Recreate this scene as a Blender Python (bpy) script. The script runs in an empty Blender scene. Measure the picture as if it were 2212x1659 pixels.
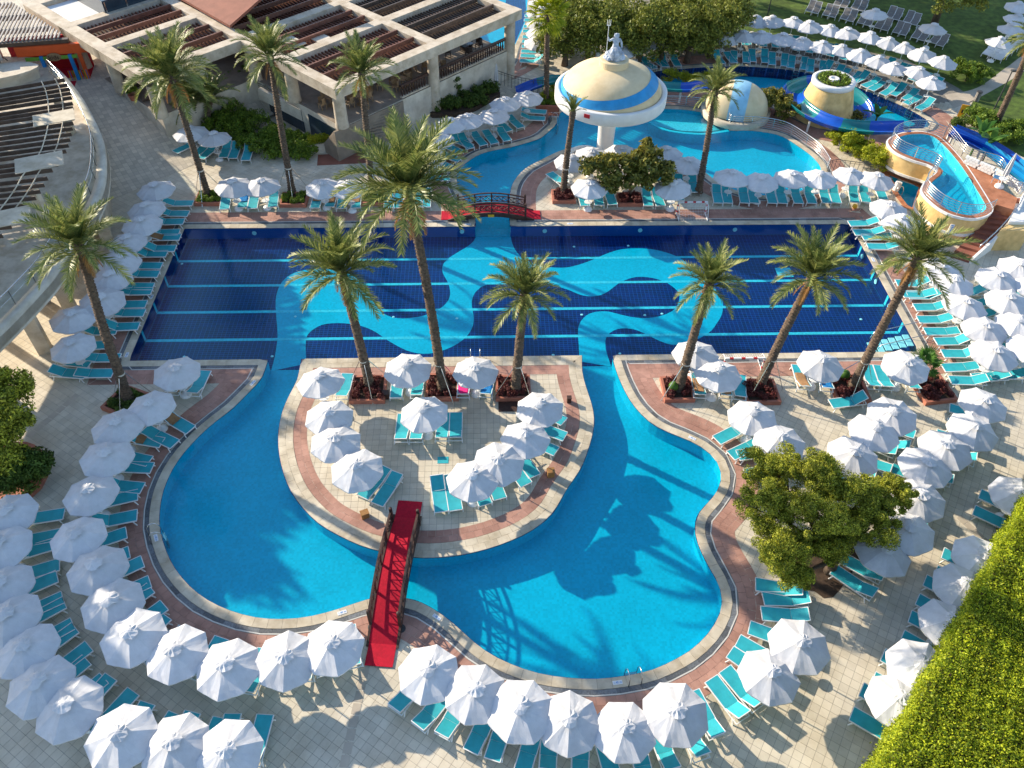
import bpy, bmesh, math, random
import numpy as np
from mathutils import Vector, Matrix, geometry as mgeo
random.seed(7); rng = np.random.default_rng(7)
R_ = math.radians
scene = bpy.context.scene
COL = scene.collection

# ------------------------------------------------------------------ camera, sky, sun, exposure
cam_d = bpy.data.cameras.new('camera'); cam = bpy.data.objects.new('camera', cam_d); COL.objects.link(cam)
scene.camera = cam
cam_d.sensor_width = 36.0; cam_d.lens = 36.0*1740.67/2212.0; cam_d.clip_start = 0.5; cam_d.clip_end = 2000
def _cam():
    p, y, r = R_(46.4528), R_(2.5132), R_(1.0763)
    fw = Vector((math.sin(y)*math.cos(p), math.cos(y)*math.cos(p), -math.sin(p)))
    rt = Vector((math.cos(y), -math.sin(y), 0)); up = rt.cross(fw)
    rt2 = math.cos(r)*rt + math.sin(r)*up; up2 = -math.sin(r)*rt + math.cos(r)*up
    m = Matrix((rt2, up2, -fw)).transposed().to_4x4(); m.translation = Vector((0, 0, 32.0))
    return m
cam.matrix_world = _cam()
SUN_EL, SUN_SH = 22.0, -35.0         # elevation; ground direction the shadows fall in (degrees from +X)
world = bpy.data.worlds.new('World'); scene.world = world; world.use_nodes = True
wn = world.node_tree.nodes; wl = world.node_tree.links
sky = wn.new('ShaderNodeTexSky'); sky.sky_type = 'NISHITA'; sky.sun_disc = False
sky.sun_elevation = R_(SUN_EL)
_to = Vector((-math.cos(R_(SUN_SH))*math.cos(R_(SUN_EL)), -math.sin(R_(SUN_SH))*math.cos(R_(SUN_EL)), math.sin(R_(SUN_EL))))
sky.sun_rotation = math.atan2(_to.x, _to.y)
sky.air_density = 1.0; sky.dust_density = 0.6; sky.ozone_density = 1.5
wn['Background'].inputs[1].default_value = 0.15
wl.new(sky.outputs[0], wn['Background'].inputs[0])
sun_d = bpy.data.lights.new('sun', 'SUN'); sun_d.energy = 4.7; sun_d.angle = R_(0.55); sun_d.color = (1.0, 0.87, 0.68)
sun = bpy.data.objects.new('sun', sun_d); COL.objects.link(sun)
sun.rotation_euler = (-_to).to_track_quat('-Z', 'Y').to_euler(); sun.location = (-60, 60, 60)
vs = scene.view_settings; vs.view_transform = 'Standard'; vs.look = 'None'; vs.exposure = 0.86; vs.gamma = 1.0; vs.use_curve_mapping = False
scene.cycles.max_bounces = 8; scene.cycles.transparent_max_bounces = 16
scene.cycles.caustics_reflective = False; scene.cycles.caustics_refractive = False

# ------------------------------------------------------------------ materials
def _nt(name):
    m = bpy.data.materials.new(name); m.use_nodes = True
    return m, m.node_tree.nodes, m.node_tree.links, m.node_tree.nodes['Principled BSDF']
def _rand(n, l):
    """0..1 per loose piece and per object"""
    g = n.new('ShaderNodeNewGeometry'); o = n.new('ShaderNodeObjectInfo'); a = n.new('ShaderNodeMath'); a.operation = 'ADD'
    f = n.new('ShaderNodeMath'); f.operation = 'FRACT'
    l.new(g.outputs['Random Per Island'], a.inputs[0]); l.new(o.outputs['Random'], a.inputs[1]); l.new(a.outputs[0], f.inputs[0])
    return f.outputs[0]
def _noise(n, l, scale, detail=3, rough=.55, coord='Object'):
    t = n.new('ShaderNodeTexCoord'); x = n.new('ShaderNodeTexNoise'); x.inputs['Scale'].default_value = scale
    x.inputs['Detail'].default_value = detail; x.inputs['Roughness'].default_value = rough
    l.new(t.outputs[coord], x.inputs['Vector']); return x.outputs['Fac']
def _ramp(n, l, src, a, b, p0=.3, p1=.7):
    r = n.new('ShaderNodeValToRGB'); r.color_ramp.elements[0].color = (*a, 1); r.color_ramp.elements[1].color = (*b, 1)
    r.color_ramp.elements[0].position = p0; r.color_ramp.elements[1].position = p1
    l.new(src, r.inputs[0]); return r.outputs[0]
def _mul(n, l, ca, cb, fac=1.0, mode='MULTIPLY'):
    x = n.new('ShaderNodeMix'); x.data_type = 'RGBA'; x.blend_type = mode; x.inputs[0].default_value = fac
    l.new(ca, x.inputs[6]); l.new(cb, x.inputs[7]); return x.outputs[2]
def _bump(n, l, src, b, strength=.3, dist=.02):
    x = n.new('ShaderNodeBump'); x.inputs['Strength'].default_value = strength; x.inputs['Distance'].default_value = dist
    l.new(src, x.inputs['Height']); l.new(x.outputs[0], b.inputs['Normal'])
M = {}
def plain(name, col, rough=.6, var=.12, scale=6., bump=0., metal=0., spec=.4, dirt=None, pieces=0., coord='Object'):
    """base colour with soft stains, optional piece-to-piece variation and relief"""
    m, n, l, b = _nt(name)
    a = tuple(max(0, c*(1-var)) for c in col); z = tuple(min(1, c*(1+var)) for c in col)
    f = _noise(n, l, scale, coord=coord); c = _ramp(n, l, f, a, z)
    if pieces:
        p = _ramp(n, l, _rand(n, l), (1-pieces,)*3, (1+pieces*.6,)*3, 0, 1); c = _mul(n, l, c, p)
    if dirt:
        d = _ramp(n, l, _noise(n, l, dirt[1], 5, .65, 'Generated' if False else coord), dirt[0], (1, 1, 1), .36, .60); c = _mul(n, l, c, d)
    l.new(c, b.inputs['Base Color']); b.inputs['Roughness'].default_value = rough
    b.inputs['Metallic'].default_value = metal; b.inputs['Specular IOR Level'].default_value = spec
    if bump: _bump(n, l, _noise(n, l, scale*9, 4), b, bump)
    M[name] = m; return m
def world_coords(m):
    """switch a material's texture space to world position, so alike pieces do not repeat"""
    n, l = m.node_tree.nodes, m.node_tree.links
    g = n.new('ShaderNodeNewGeometry')
    for t in [x for x in n if x.type == 'TEX_COORD']:
        for lk in list(t.outputs['Object'].links): l.new(g.outputs['Position'], lk.to_socket)
    return m
world_coords(plain('deck_tile', (.68, .61, .485), .75, .06, .9, .12, pieces=.10, dirt=((.84, .81, .76), .5)))
world_coords(plain('grout', (.26, .235, .20), .9, .2, 4, .1))
world_coords(plain('paver_red', (.50, .275, .21), .75, .07, 1.1, .12, pieces=.12, dirt=((.70, .66, .64), .7)))
world_coords(plain('coping', (.66, .58, .44), .65, .10, 1.3, .1, pieces=.14, dirt=((.72, .68, .62), .8)))
plain('coping_line', (.62, .60, .55), .7, .1, 3)
world_coords(plain('grate', (.16, .17, .18), .6, .3, 14, .2, pieces=.4))
plain('concrete', (.64, .55, .43), .8, .10, .7, .12, dirt=((.72, .68, .62), 1.2))
plain('concrete_pale', (.70, .63, .52), .8, .08, .6, .12, dirt=((.75, .72, .68), .9))
plain('white_paint', (.80, .79, .76), .55, .05, 2, .05)
plain('plastic_white', (.82, .82, .81), .35, .03, 5)
plain('canvas', (.66, .66, .675), .85, .05, 3, .25, pieces=.09, dirt=((.86, .85, .83), .9))
plain('yellow_wall', (.78, .55, .24), .85, .10, 2.2, .6, dirt=((.78, .74, .66), 1.0))
plain('stucco_dome', (.76, .62, .39), .8, .06, 1.2, .2, dirt=((.86, .82, .76), .5))
plain('stripe_blue', (.03, .30, .62), .4, .15, 1.5)
plain('stripe_pale', (.30, .58, .76), .45, .12, 2)
plain('sling', (.03, .41, .48), .6, .10, 3, .1)
plain('sling_grey', (.20, .185, .17), .7, .1, 5)
plain('carpet', (.50, .006, .028), .95, .16, 9, .5)
plain('dark_wood', (.060, .030, .022), .6, .35, 5, .3)
plain('wood', (.34, .17, .055), .6, .25, 6, .2)
plain('slat_red', (.19, .078, .05), .6, .25, 3, .1, pieces=.3)
plain('slat_dark', (.11, .075, .055), .55, .3, 3, .1, pieces=.3)
plain('slat_pale', (.42, .38, .34), .6, .2, 2, .1, pieces=.3)
plain('metal', (.62, .62, .62), .25, .06, 4, metal=1.0)
plain('metal_dark', (.05, .05, .05), .5, .2, 4)
plain('terracotta', (.42, .155, .10), .8, .15, 3, .15)
plain('brick_terrace', (.46, .19, .10), .8, .16, 1.6, .25, dirt=((.72, .66, .6), 1.4))
plain('soil', (.07, .045, .03), .95, .3, 6, .4)
plain('trunk_palm', (.12, .082, .055), .9, .45, 7, .6)
plain('trunk_tree', (.12, .085, .06), .9, .35, 5, .6)
plain('stone_statue', (.56, .60, .66), .6, .25, 2.4, .3, dirt=((.42, .50, .62), 1.8))
plain('orange_paint', (.70, .10, .02), .5, .08, 2)
plain('green_paint', (.16, .38, .05), .5, .1, 2)
plain('blue_paint', (.02, .24, .62), .45, .1, 2)
plain('red_paint', (.55, .02, .03), .5, .1, 3)
plain('yellow_paint', (.85, .42, .02), .5, .1, 3)
plain('slide_blue', (.008, .085, .46), .18, .10, 1.5, spec=.6)
plain('slide_green', (.01, .20, .21), .18, .12, 1.5, spec=.6)
plain('slide_aqua', (.02, .33, .62), .18, .1, 1.5, spec=.6)
plain('roof_red', (.27, .10, .065), .8, .15, 1.5, .3)
plain('dark_glass_and_shade', (.03, .05, .07), .12, .2, 1, spec=.6)
plain('towel_brown', (.34, .19, .09), .95, .15, 8, .3)
plain('towel_pink', (.70, .02, .20), .95, .1, 8, .3)
plain('towel_blue', (.01, .20, .52), .95, .3, 14, .5)
plain('wicker', (.30, .20, .11), .8, .25, 12, .3)
plain('wicker_dark', (.06, .045, .04), .8, .25, 12, .3)
plain('skin', (.48, .27, .18), .6, .06, 5)
plain('hair', (.05, .03, .02), .8, .2, 9)
plain('rope', (.55, .50, .42), .9, .1, 9)
world_coords(plain('lawn', (.085, .135, .020), .95, .45, 1.6, .8, dirt=((.70, .72, .55), .35)))
world_coords(plain('earth', (.16, .12, .08), .95, .3, .5, .5))
world_coords(plain('path', (.50, .43, .34), .85, .12, .8, .2))
def grid_material(name, base, line, sx, sy, wline, var=.25, rough=.3, rot=0.0, mix=.8):
    """small tiles drawn by their joints where each is only a few pixels across"""
    m, n, l, b = _nt(name)
    g = n.new('ShaderNodeNewGeometry'); mp = n.new('ShaderNodeMapping'); mp.inputs['Rotation'].default_value = (0, 0, rot)
    l.new(g.outputs['Position'], mp.inputs[0]); sep = n.new('ShaderNodeSeparateXYZ'); l.new(mp.outputs[0], sep.inputs[0])
    outs = []
    ids = []
    for k, s in ((0, sx), (1, sy), (2, sy)):
        d = n.new('ShaderNodeMath'); d.operation = 'DIVIDE'; l.new(sep.outputs[k], d.inputs[0]); d.inputs[1].default_value = s
        f = n.new('ShaderNodeMath'); f.operation = 'FRACT'; l.new(d.outputs[0], f.inputs[0])
        fl = n.new('ShaderNodeMath'); fl.operation = 'FLOOR'; l.new(d.outputs[0], fl.inputs[0]); ids.append(fl.outputs[0])
        c = n.new('ShaderNodeMath'); c.operation = 'LESS_THAN'; l.new(f.outputs[0], c.inputs[0]); c.inputs[1].default_value = wline/s
        outs.append(c.outputs[0])
    mx = n.new('ShaderNodeMath'); mx.operation = 'MAXIMUM'; l.new(outs[0], mx.inputs[0]); l.new(outs[1], mx.inputs[1])
    cx = n.new('ShaderNodeCombineXYZ')
    for k in range(3): l.new(ids[k], cx.inputs[k])
    wn_ = n.new('ShaderNodeTexWhiteNoise'); l.new(cx.outputs[0], wn_.inputs[0])
    tile = _ramp(n, l, wn_.outputs['Value'], tuple(c*(1-var) for c in base), tuple(c*(1+var) for c in base), 0, 1)
    nz = _ramp(n, l, _noise(n, l, .6, 3), (.93,)*3, (1.05,)*3); tile = _mul(n, l, tile, nz)
    mixn = n.new('ShaderNodeMix'); mixn.data_type = 'RGBA'
    mm = n.new('ShaderNodeMath'); mm.operation = 'MULTIPLY'; l.new(mx.outputs[0], mm.inputs[0]); mm.inputs[1].default_value = mix
    l.new(mm.outputs[0], mixn.inputs[0]); l.new(tile, mixn.inputs[6]); mixn.inputs[7].default_value = (*line, 1)
    l.new(mixn.outputs[2], b.inputs['Base Color']); b.inputs['Roughness'].default_value = rough
    M[name] = m; return m
grid_material('pool_navy', (.001, .006, .085), (.02, .10, .36), .25, .17, .022, .35)
grid_material('pool_aqua', (.001, .45, .61), (.003, .49, .64), .11, .11, .012, .10, mix=.5)
grid_material('pool_line', (.10, .58, .68), (.16, .66, .74), .11, .11, .012, .14, mix=.5)
grid_material('deck_far', (.60, .53, .42), (.30, .26, .21), .36, .36, .02, .16, .8, R_(-34), .7)
grid_material('paver_far', (.42, .175, .12), (.20, .09, .07), .30, .30, .02, .2, .8, 0, .7)
def water_material():
    m = bpy.data.materials.new('water'); m.use_nodes = True; n, l = m.node_tree.nodes, m.node_tree.links; n.clear()
    out = n.new('ShaderNodeOutputMaterial'); tr = n.new('ShaderNodeBsdfTransparent'); tr.inputs[0].default_value = (.55, .95, 1.0, 1)
    gl = n.new('ShaderNodeBsdfGlossy'); gl.inputs['Roughness'].default_value = .03
    mx = n.new('ShaderNodeMixShader'); g = n.new('ShaderNodeNewGeometry')
    def nz(sc, d):
        x = n.new('ShaderNodeTexNoise'); x.inputs['Scale'].default_value = sc; x.inputs['Detail'].default_value = d; l.new(g.outputs['Position'], x.inputs['Vector']); return x.outputs['Fac']
    a = n.new('ShaderNodeMath'); a.operation = 'MULTIPLY_ADD'; l.new(nz(7.0, 2), a.inputs[0]); a.inputs[1].default_value = .55; l.new(nz(1.6, 2), a.inputs[2])
    bp = n.new('ShaderNodeBump'); bp.inputs['Strength'].default_value = .17; bp.inputs['Distance'].default_value = .06; l.new(a.outputs[0], bp.inputs['Height'])
    l.new(bp.outputs[0], gl.inputs['Normal'])
    def op(kind, a, b=None):
        x = n.new('ShaderNodeMath'); x.operation = kind
        for i, q in enumerate((a, b)):
            if q is None: continue
            if isinstance(q, (int, float)): x.inputs[i].default_value = q
            else: l.new(q, x.inputs[i])
        return x.outputs[0]
    dt = n.new('ShaderNodeVectorMath'); dt.operation = 'DOT_PRODUCT'; l.new(g.outputs['Incoming'], dt.inputs[0]); l.new(bp.outputs[0], dt.inputs[1])
    ab = op('ABSOLUTE', dt.outputs['Value']); fz = op('ADD', op('MULTIPLY', op('POWER', op('SUBTRACT', 1.0, ab), 5.0), .98), .02)   # Schlick, the same from both sides
    l.new(fz, mx.inputs[0]); l.new(tr.outputs[0], mx.inputs[1]); l.new(gl.outputs[0], mx.inputs[2]); l.new(mx.outputs[0], out.inputs[0])
    M['water'] = m
water_material()
def leaf_material(name, dark, light, trans=.25, rough=.55):
    m, n, l, b = _nt(name)
    c = _ramp(n, l, _rand(n, l), dark, light, .0, 1.0)
    c = _mul(n, l, c, _ramp(n, l, _noise(n, l, 1.4, 3), (.70,)*3, (1.25,)*3))
    l.new(c, b.inputs['Base Color']); b.inputs['Roughness'].default_value = rough; b.inputs['Specular IOR Level'].default_value = .25
    t = n.new('ShaderNodeBsdfTranslucent'); l.new(c, t.inputs[0]); mx = n.new('ShaderNodeMixShader'); mx.inputs[0].default_value = trans
    o = n['Material Output']; l.new(b.outputs[0], mx.inputs[1]); l.new(t.outputs[0], mx.inputs[2]); l.new(mx.outputs[0], o.inputs[0])
    M[name] = m
leaf_material('leaf_hedge', (.08, .15, .006), (.50, .54, .022), .3)
leaf_material('leaf_cypress', (.05, .085, .010), (.60, .60, .065), .30)
leaf_material('leaf_pine', (.08, .11, .018), (.32, .33, .05), .25)
leaf_material('leaf_dark', (.04, .08, .014), (.15, .22, .035), .25)
leaf_material('leaf_magnolia', (.06, .09, .016), (.40, .34, .07), .25, .3)
leaf_material('leaf_lime', (.18, .25, .012), (.52, .52, .03), .32)
leaf_material('leaf_bush', (.06, .12, .014), (.26, .36, .04), .28)
leaf_material('leaf_burgundy', (.06, .012, .014), (.24, .07, .06), .2)
leaf_material('leaf_palm', (.085, .145, .033), (.40, .40, .12), .30, .42)
leaf_material('leaf_palm_dry', (.30, .14, .04), (.45, .24, .08), .2, .7)
leaf_material('leaf_banana', (.05, .14, .02), (.14, .28, .05), .35, .4)

# ------------------------------------------------------------------ mesh helpers
def link(name, mesh, parent=None, loc=None, rz=0.0):
    o = bpy.data.objects.new(name, mesh); COL.objects.link(o)
    if parent is not None: o.parent = parent
    if loc is not None: o.location = loc
    if rz: o.rotation_euler = (0, 0, rz)
    return o
class MB:
    def __init__(s): s.v = []; s.f = []
    def add(s, vs, fs):
        k = len(s.v); s.v.extend(tuple(p) for p in vs); s.f.extend(tuple(i+k for i in f) for f in fs); return s
    def box(s, c, d, rz=0.0, tilt=0.0):
        """c centre, d full size; tilt about local y after rz"""
        hx, hy, hz = d[0]/2, d[1]/2, d[2]/2
        m = Matrix.Rotation(rz, 3, 'Z') @ Matrix.Rotation(tilt, 3, 'Y')
        p = [Vector(c) + m @ Vector((x*hx, y*hy, z*hz)) for x in (-1, 1) for y in (-1, 1) for z in (-1, 1)]
        return s.add(p, [(0,1,3,2),(4,6,7,5),(0,4,5,1),(2,3,7,6),(0,2,6,4),(1,5,7,3)])
    def bar(s, a, b, w, h=None, up=(0, 0, 1)):
        a, b = Vector(a), Vector(b); h = h or w; d = (b-a).normalized(); u = Vector(up)
        if abs(d.dot(u)) > .98: u = Vector((1, 0, 0))
        x = d.cross(u).normalized()*(w/2); y = x.cross(d).normalized()*(h/2)
        p = [q + sx*x + sy*y for q in (a, b) for sx, sy in ((-1,-1),(1,-1),(1,1),(-1,1))]
        return s.add(p, [(0,1,2,3),(7,6,5,4),(0,4,5,1),(1,5,6,2),(2,6,7,3),(3,7,4,0)])
    def tube(s, pts, r, n=8, cap=True):
        pts = [Vector(p) for p in pts]; rs = r if isinstance(r, (list, tuple)) else [r]*len(pts); k = len(s.v); prev = None
        for i, p in enumerate(pts):
            d = (pts[min(i+1, len(pts)-1)] - pts[max(i-1, 0)]).normalized()
            u = prev if prev is not None and abs(prev.dot(d)) < .95 else (Vector((0, 0, 1)) if abs(d.z) < .9 else Vector((1, 0, 0)))
            x = (u - d*u.dot(d)).normalized(); y = d.cross(x); prev = x
            for j in range(n):
                a = 2*math.pi*j/n; s.v.append(tuple(p + (x*math.cos(a)+y*math.sin(a))*rs[i]))
        for i in range(len(pts)-1):
            for j in range(n): a, b = k+i*n+j, k+i*n+(j+1) % n; s.f.append((a, b, b+n, a+n))
        if cap: s.f.append(tuple(k+j for j in range(n))[::-1]); s.f.append(tuple(k+(len(pts)-1)*n+j for j in range(n)))
        return s
    def lathe(s, prof, n=24, c=(0, 0, 0), a0=0.0, a1=2*math.pi, cap=False):
        k = len(s.v); full = abs(a1-a0-2*math.pi) < 1e-6; m = n if full else n+1
        for r, z in prof:
            for j in range(m): a = a0+(a1-a0)*j/n; s.v.append((c[0]+r*math.cos(a), c[1]+r*math.sin(a), c[2]+z))
        for i in range(len(prof)-1):
            for j in range(n): a, b = k+i*m+j, k+i*m+((j+1) % m); s.f.append((a, b, b+m, a+m))
        if cap: s.f.append(tuple(k+(len(prof)-1)*m+j for j in range(m)))
        return s
    def prism(s, poly, z0, z1, top=True, bottom=True, side=True):
        n = len(poly); k = len(s.v)
        if area(poly) < 0: poly = poly[::-1]
        s.v.extend((x, y, z0) for x, y in poly); s.v.extend((x, y, z1) for x, y in poly)
        if side:
            for i in range(n): j = (i+1) % n; s.f.append((k+i, k+j, k+n+j, k+n+i))
        if top: s.f.append(tuple(k+n+i for i in range(n)))
        if bottom: s.f.append(tuple(k+i for i in range(n))[::-1])
        return s
    def fill(s, polys, z):
        """flat sheet, even-odd over the given outlines"""
        tri = mgeo.tessellate_polygon([[Vector((x, y, 0)) for x, y in p] for p in polys]); flat = [q for p in polys for q in p]; k = len(s.v)
        s.v.extend((x, y, z) for x, y in flat)
        for t in tri:
            (ax, ay), (bx, by), (cx, cy) = flat[t[0]], flat[t[1]], flat[t[2]]
            ar = (bx-ax)*(cy-ay)-(by-ay)*(cx-ax)
            if abs(ar) > 1e-7: s.f.append(tuple(k+i for i in (t if ar > 0 else t[::-1])))
        return s
    def wall(s, poly, z0, z1, closed=True):
        n = len(poly); k = len(s.v)
        s.v.extend((x, y, z0) for x, y in poly); s.v.extend((x, y, z1) for x, y in poly)
        for i in range(n if closed else n-1): j = (i+1) % n; s.f.append((k+i, k+j, k+n+j, k+n+i))
        return s
    def mesh(s, name, mat, smooth=False):
        me = bpy.data.meshes.new(name); me.from_pydata(s.v, [], s.f); me.update()
        if mat: me.materials.append(M[mat])
        if smooth: me.polygons.foreach_set('use_smooth', [True]*len(me.polygons))
        return me
    def build(s, name, mat, parent=None, smooth=False, loc=None, rz=0.0):
        return link(name, s.mesh(name, mat, smooth), parent, loc, rz)
def np_mesh(name, V, F, mat):
    me = bpy.data.meshes.new(name); k = F.shape[1]
    me.vertices.add(len(V)); me.vertices.foreach_set('co', V.astype(np.float32).ravel())
    me.loops.add(F.size); me.loops.foreach_set('vertex_index', F.astype(np.int32).ravel())
    me.polygons.add(len(F)); me.polygons.foreach_set('loop_start', np.arange(0, F.size, k, dtype=np.int32)); me.polygons.foreach_set('loop_total', np.full(len(F), k, np.int32))
    me.polygons.foreach_set('use_smooth', np.zeros(len(F), bool)); me.update(calc_edges=True); me.materials.append(M[mat]); return me
def tag(o, label=None, cat=None, group=None, kind=None):
    if label: o['label'] = label
    if cat: o['category'] = cat
    if group: o['group'] = group
    if kind: o['kind'] = kind
    return o
def empty(name, loc=(0, 0, 0), label=None, cat=None, group=None, rz=0.0):
    o = link(name, None, None, loc, rz); o.empty_display_size = .2
    return tag(o, label, cat, group)
def place(proto, name, loc, rz=0.0, label=None, cat=None, group=None, scale=1.0, tilt=(0, 0)):
    """one thing made from a list of (part name, shared mesh, offset, rotation, sub-parts)"""
    o = empty(name, loc, label, cat, group); o.rotation_euler = (tilt[0], tilt[1], rz); o.scale = (scale,)*3
    for nm, me, off, rot, subs in proto:
        c = link(nm, me, o, off); c.rotation_euler = rot
        for nm2, me2, off2, rot2 in subs:
            d = link(nm2, me2, c, off2); d.rotation_euler = rot2
    return o
def area(p): return .5*sum(p[i][0]*p[(i+1) % len(p)][1]-p[(i+1) % len(p)][0]*p[i][1] for i in range(len(p)))
def spline(pts, step=.5, closed=False):
    """Catmull-Rom through pts, resampled at about `step`"""
    P = [Vector((p[0], p[1])) if len(p) == 2 else Vector(p) for p in pts]; n = len(P); out = []
    for i in range(n if closed else n-1):
        p0 = P[(i-1) % n] if closed or i else P[0]*2-P[1]; p1 = P[i]; p2 = P[(i+1) % n]
        p3 = P[(i+2) % n] if closed or i+2 < n else P[n-1]*2-P[n-2]
        k = max(2, int((p2-p1).length/step))
        for j in range(k):
            t = j/k; out.append(.5*((2*p1)+(p2-p0)*t+(2*p0-5*p1+4*p2-p3)*t*t+(3*p1-p0-3*p2+p3)*t**3))
    if not closed: out.append(P[-1])
    return [tuple(q) for q in out]
def line(a, b, step=.5):
    k = max(1, round(math.hypot(b[0]-a[0], b[1]-a[1])/step)); return [(a[0]+(b[0]-a[0])*i/k, a[1]+(b[1]-a[1])*i/k) for i in range(k+1)]
def join(*segs):
    out = []
    for s in segs:
        for p in s:
            if not out or math.hypot(p[0]-out[-1][0], p[1]-out[-1][1]) > .05: out.append(tuple(p))
    if math.hypot(out[0][0]-out[-1][0], out[0][1]-out[-1][1]) < .05: out.pop()
    return out
def offset(poly, d, closed=True):
    """mitred offset, d>0 to the outside of a closed outline (left of an open one)"""
    n = len(poly); out = []; sg = (-1 if area(poly) > 0 else 1) if closed else 1
    for i in range(n):
        a = poly[i-1] if closed or i else poly[i]; b = poly[i]; c = poly[(i+1) % n] if closed or i < n-1 else poly[i]
        def nm(p, q):
            dx, dy = q[0]-p[0], q[1]-p[1]; L = math.hypot(dx, dy)
            return (-dy/L*sg, dx/L*sg) if L > 1e-9 else None
        n1, n2 = nm(a, b), nm(b, c); n1 = n1 or n2; n2 = n2 or n1
        mx, my = n1[0]+n2[0], n1[1]+n2[1]; L2 = mx*mx+my*my
        if L2 < .3: mx, my, L2 = mx*2, my*2, max(L2*4, .5)
        s_ = 2*d/L2; out.append((b[0]+mx*s_, b[1]+my*s_))
    return out
def inside(p, poly):
    x, y = p; r = False; j = len(poly)-1
    for i in range(len(poly)):
        xi, yi = poly[i]; xj, yj = poly[j]
        if (yi > y) != (yj > y) and x < (xj-xi)*(y-yi)/(yj-yi)+xi: r = not r
        j = i
    return r
def np_inside(X, Y, poly):
    r = np.zeros(X.shape, bool); n = len(poly); j = n-1
    for i in range(n):
        xi, yi = poly[i]; xj, yj = poly[j]
        if yi != yj:
            c = ((yi > Y) != (yj > Y)) & (X < (xj-xi)*(Y-yi)/(yj-yi)+xi); r ^= c
        j = i
    return r
def np_dist(X, Y, poly):
    d = np.full(X.shape, 1e9)
    P = np.array(poly); 
    for i in range(len(P)): d = np.minimum(d, (X-P[i, 0])**2+(Y-P[i, 1])**2)
    return np.sqrt(d)
def nearest(p, poly): return min(poly, key=lambda q: (q[0]-p[0])**2+(q[1]-p[1])**2)
ORD = ['zeroth', 'first', 'second', 'third', 'fourth', 'fifth', 'sixth', 'seventh', 'eighth', 'ninth', 'tenth', 'eleventh', 'twelfth', 'thirteenth', 'fourteenth', 'fifteenth', 'sixteenth', 'seventeenth', 'eighteenth', 'nineteenth', 'twentieth', 'twenty-first', 'twenty-second', 'twenty-third', 'twenty-fourth', 'twenty-fifth']
def leaf_cloud(P, N, size, jitter=.7, aspect=.5):
    """one small leaf-shaped face (rhombus) per point P, facing about N"""
    n = len(P); r = rng.normal(size=(n, 3)); Nn = N + jitter*r; Nn /= np.linalg.norm(Nn, axis=1)[:, None]+1e-9
    t = rng.normal(size=(n, 3)); t -= Nn*(t*Nn).sum(1)[:, None]; t /= np.linalg.norm(t, axis=1)[:, None]+1e-9
    b = np.cross(Nn, t); s = size*(.6+.8*rng.random((n, 1)))
    V = np.stack([P-t*s, P-b*s*aspect, P+t*s, P+b*s*aspect], 1).reshape(-1, 3)
    return V, np.arange(4*n).reshape(-1, 4)
def clumps(center, radii, k, r0, r1, per, shell=.55, flat=1.0):
    """points and normals on the outside of k small clumps spread through an ellipsoid"""
    P, N = [], []
    for _ in range(k):
        d = rng.normal(size=3); d /= np.linalg.norm(d); d[2] = abs(d[2])*1.0 if rng.random() < .75 else d[2]
        c = np.array(center)+d*np.array(radii)*(shell+(1-shell)*rng.random()); r = r0+(r1-r0)*rng.random()
        u = rng.normal(size=(per, 3)); u /= np.linalg.norm(u, axis=1)[:, None]
        P.append(c+u*r*np.array((1, 1, flat))*(.55+.45*rng.random((per, 1)))); N.append(u)
    return np.concatenate(P), np.concatenate(N)

# ------------------------------------------------------------------ pool outlines (metres, deck level z = 0)
TL, TR, BR, BL = (-20.05, 45.06), (24.86, 45.06), (24.86, 32.52), (-20.05, 32.52)
CH_L = [(-0.71,44.99)][0]; CH_R = [(1.68,45.02)][0]; CH_L = (CH_L[0], 45.06); CH_R = (CH_R[0], 45.06)
bank = spline([CH_L] + [(-0.75,46.06),(-1.17,47.55),(-1.60,48.70),(-1.98,49.93),(-2.09,51.08),(-1.88,52.19),(-1.21,53.33),(-0.34,54.30),(0.85,54.88),(2.02,55.28),(3.21,55.88),(4.31,56.56),(5.06,57.68),(5.67,58.69),(5.87,60.01),(6.62,61.07),(8.20,61.76),(11.17,61.82),(13.40,61.42),(14.62,61.18),(16.38,61.02),(18.14,60.32),(19.01,59.04),(19.30,57.65),(20.55,57.65),(21.90,57.42),(23.25,56.70),(24.19,55.10),(24.82,53.56),(24.98,52.07),(24.47,50.70),(23.37,49.50),(21.45,48.63),(19.44,48.53),(17.91,49.14),(16.83,50.16),(16.23,51.40),(15.52,52.35),(14.70,52.99),(13.69,53.85),(12.16,54.66),(11.20,54.87),(9.23,54.62),(7.34,55.17),(6.22,54.91),(5.23,54.25),(4.13,53.28),(3.05,52.27),(2.33,51.03),(1.92,49.83),(1.75,48.37)] + [(CH_R[0], 46.2), CH_R])
R_TIP = ([(7.15,32.44)][0][0], 32.52); L_TIP = ([(-12.33,32.55)][0][0], 32.52)
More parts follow.
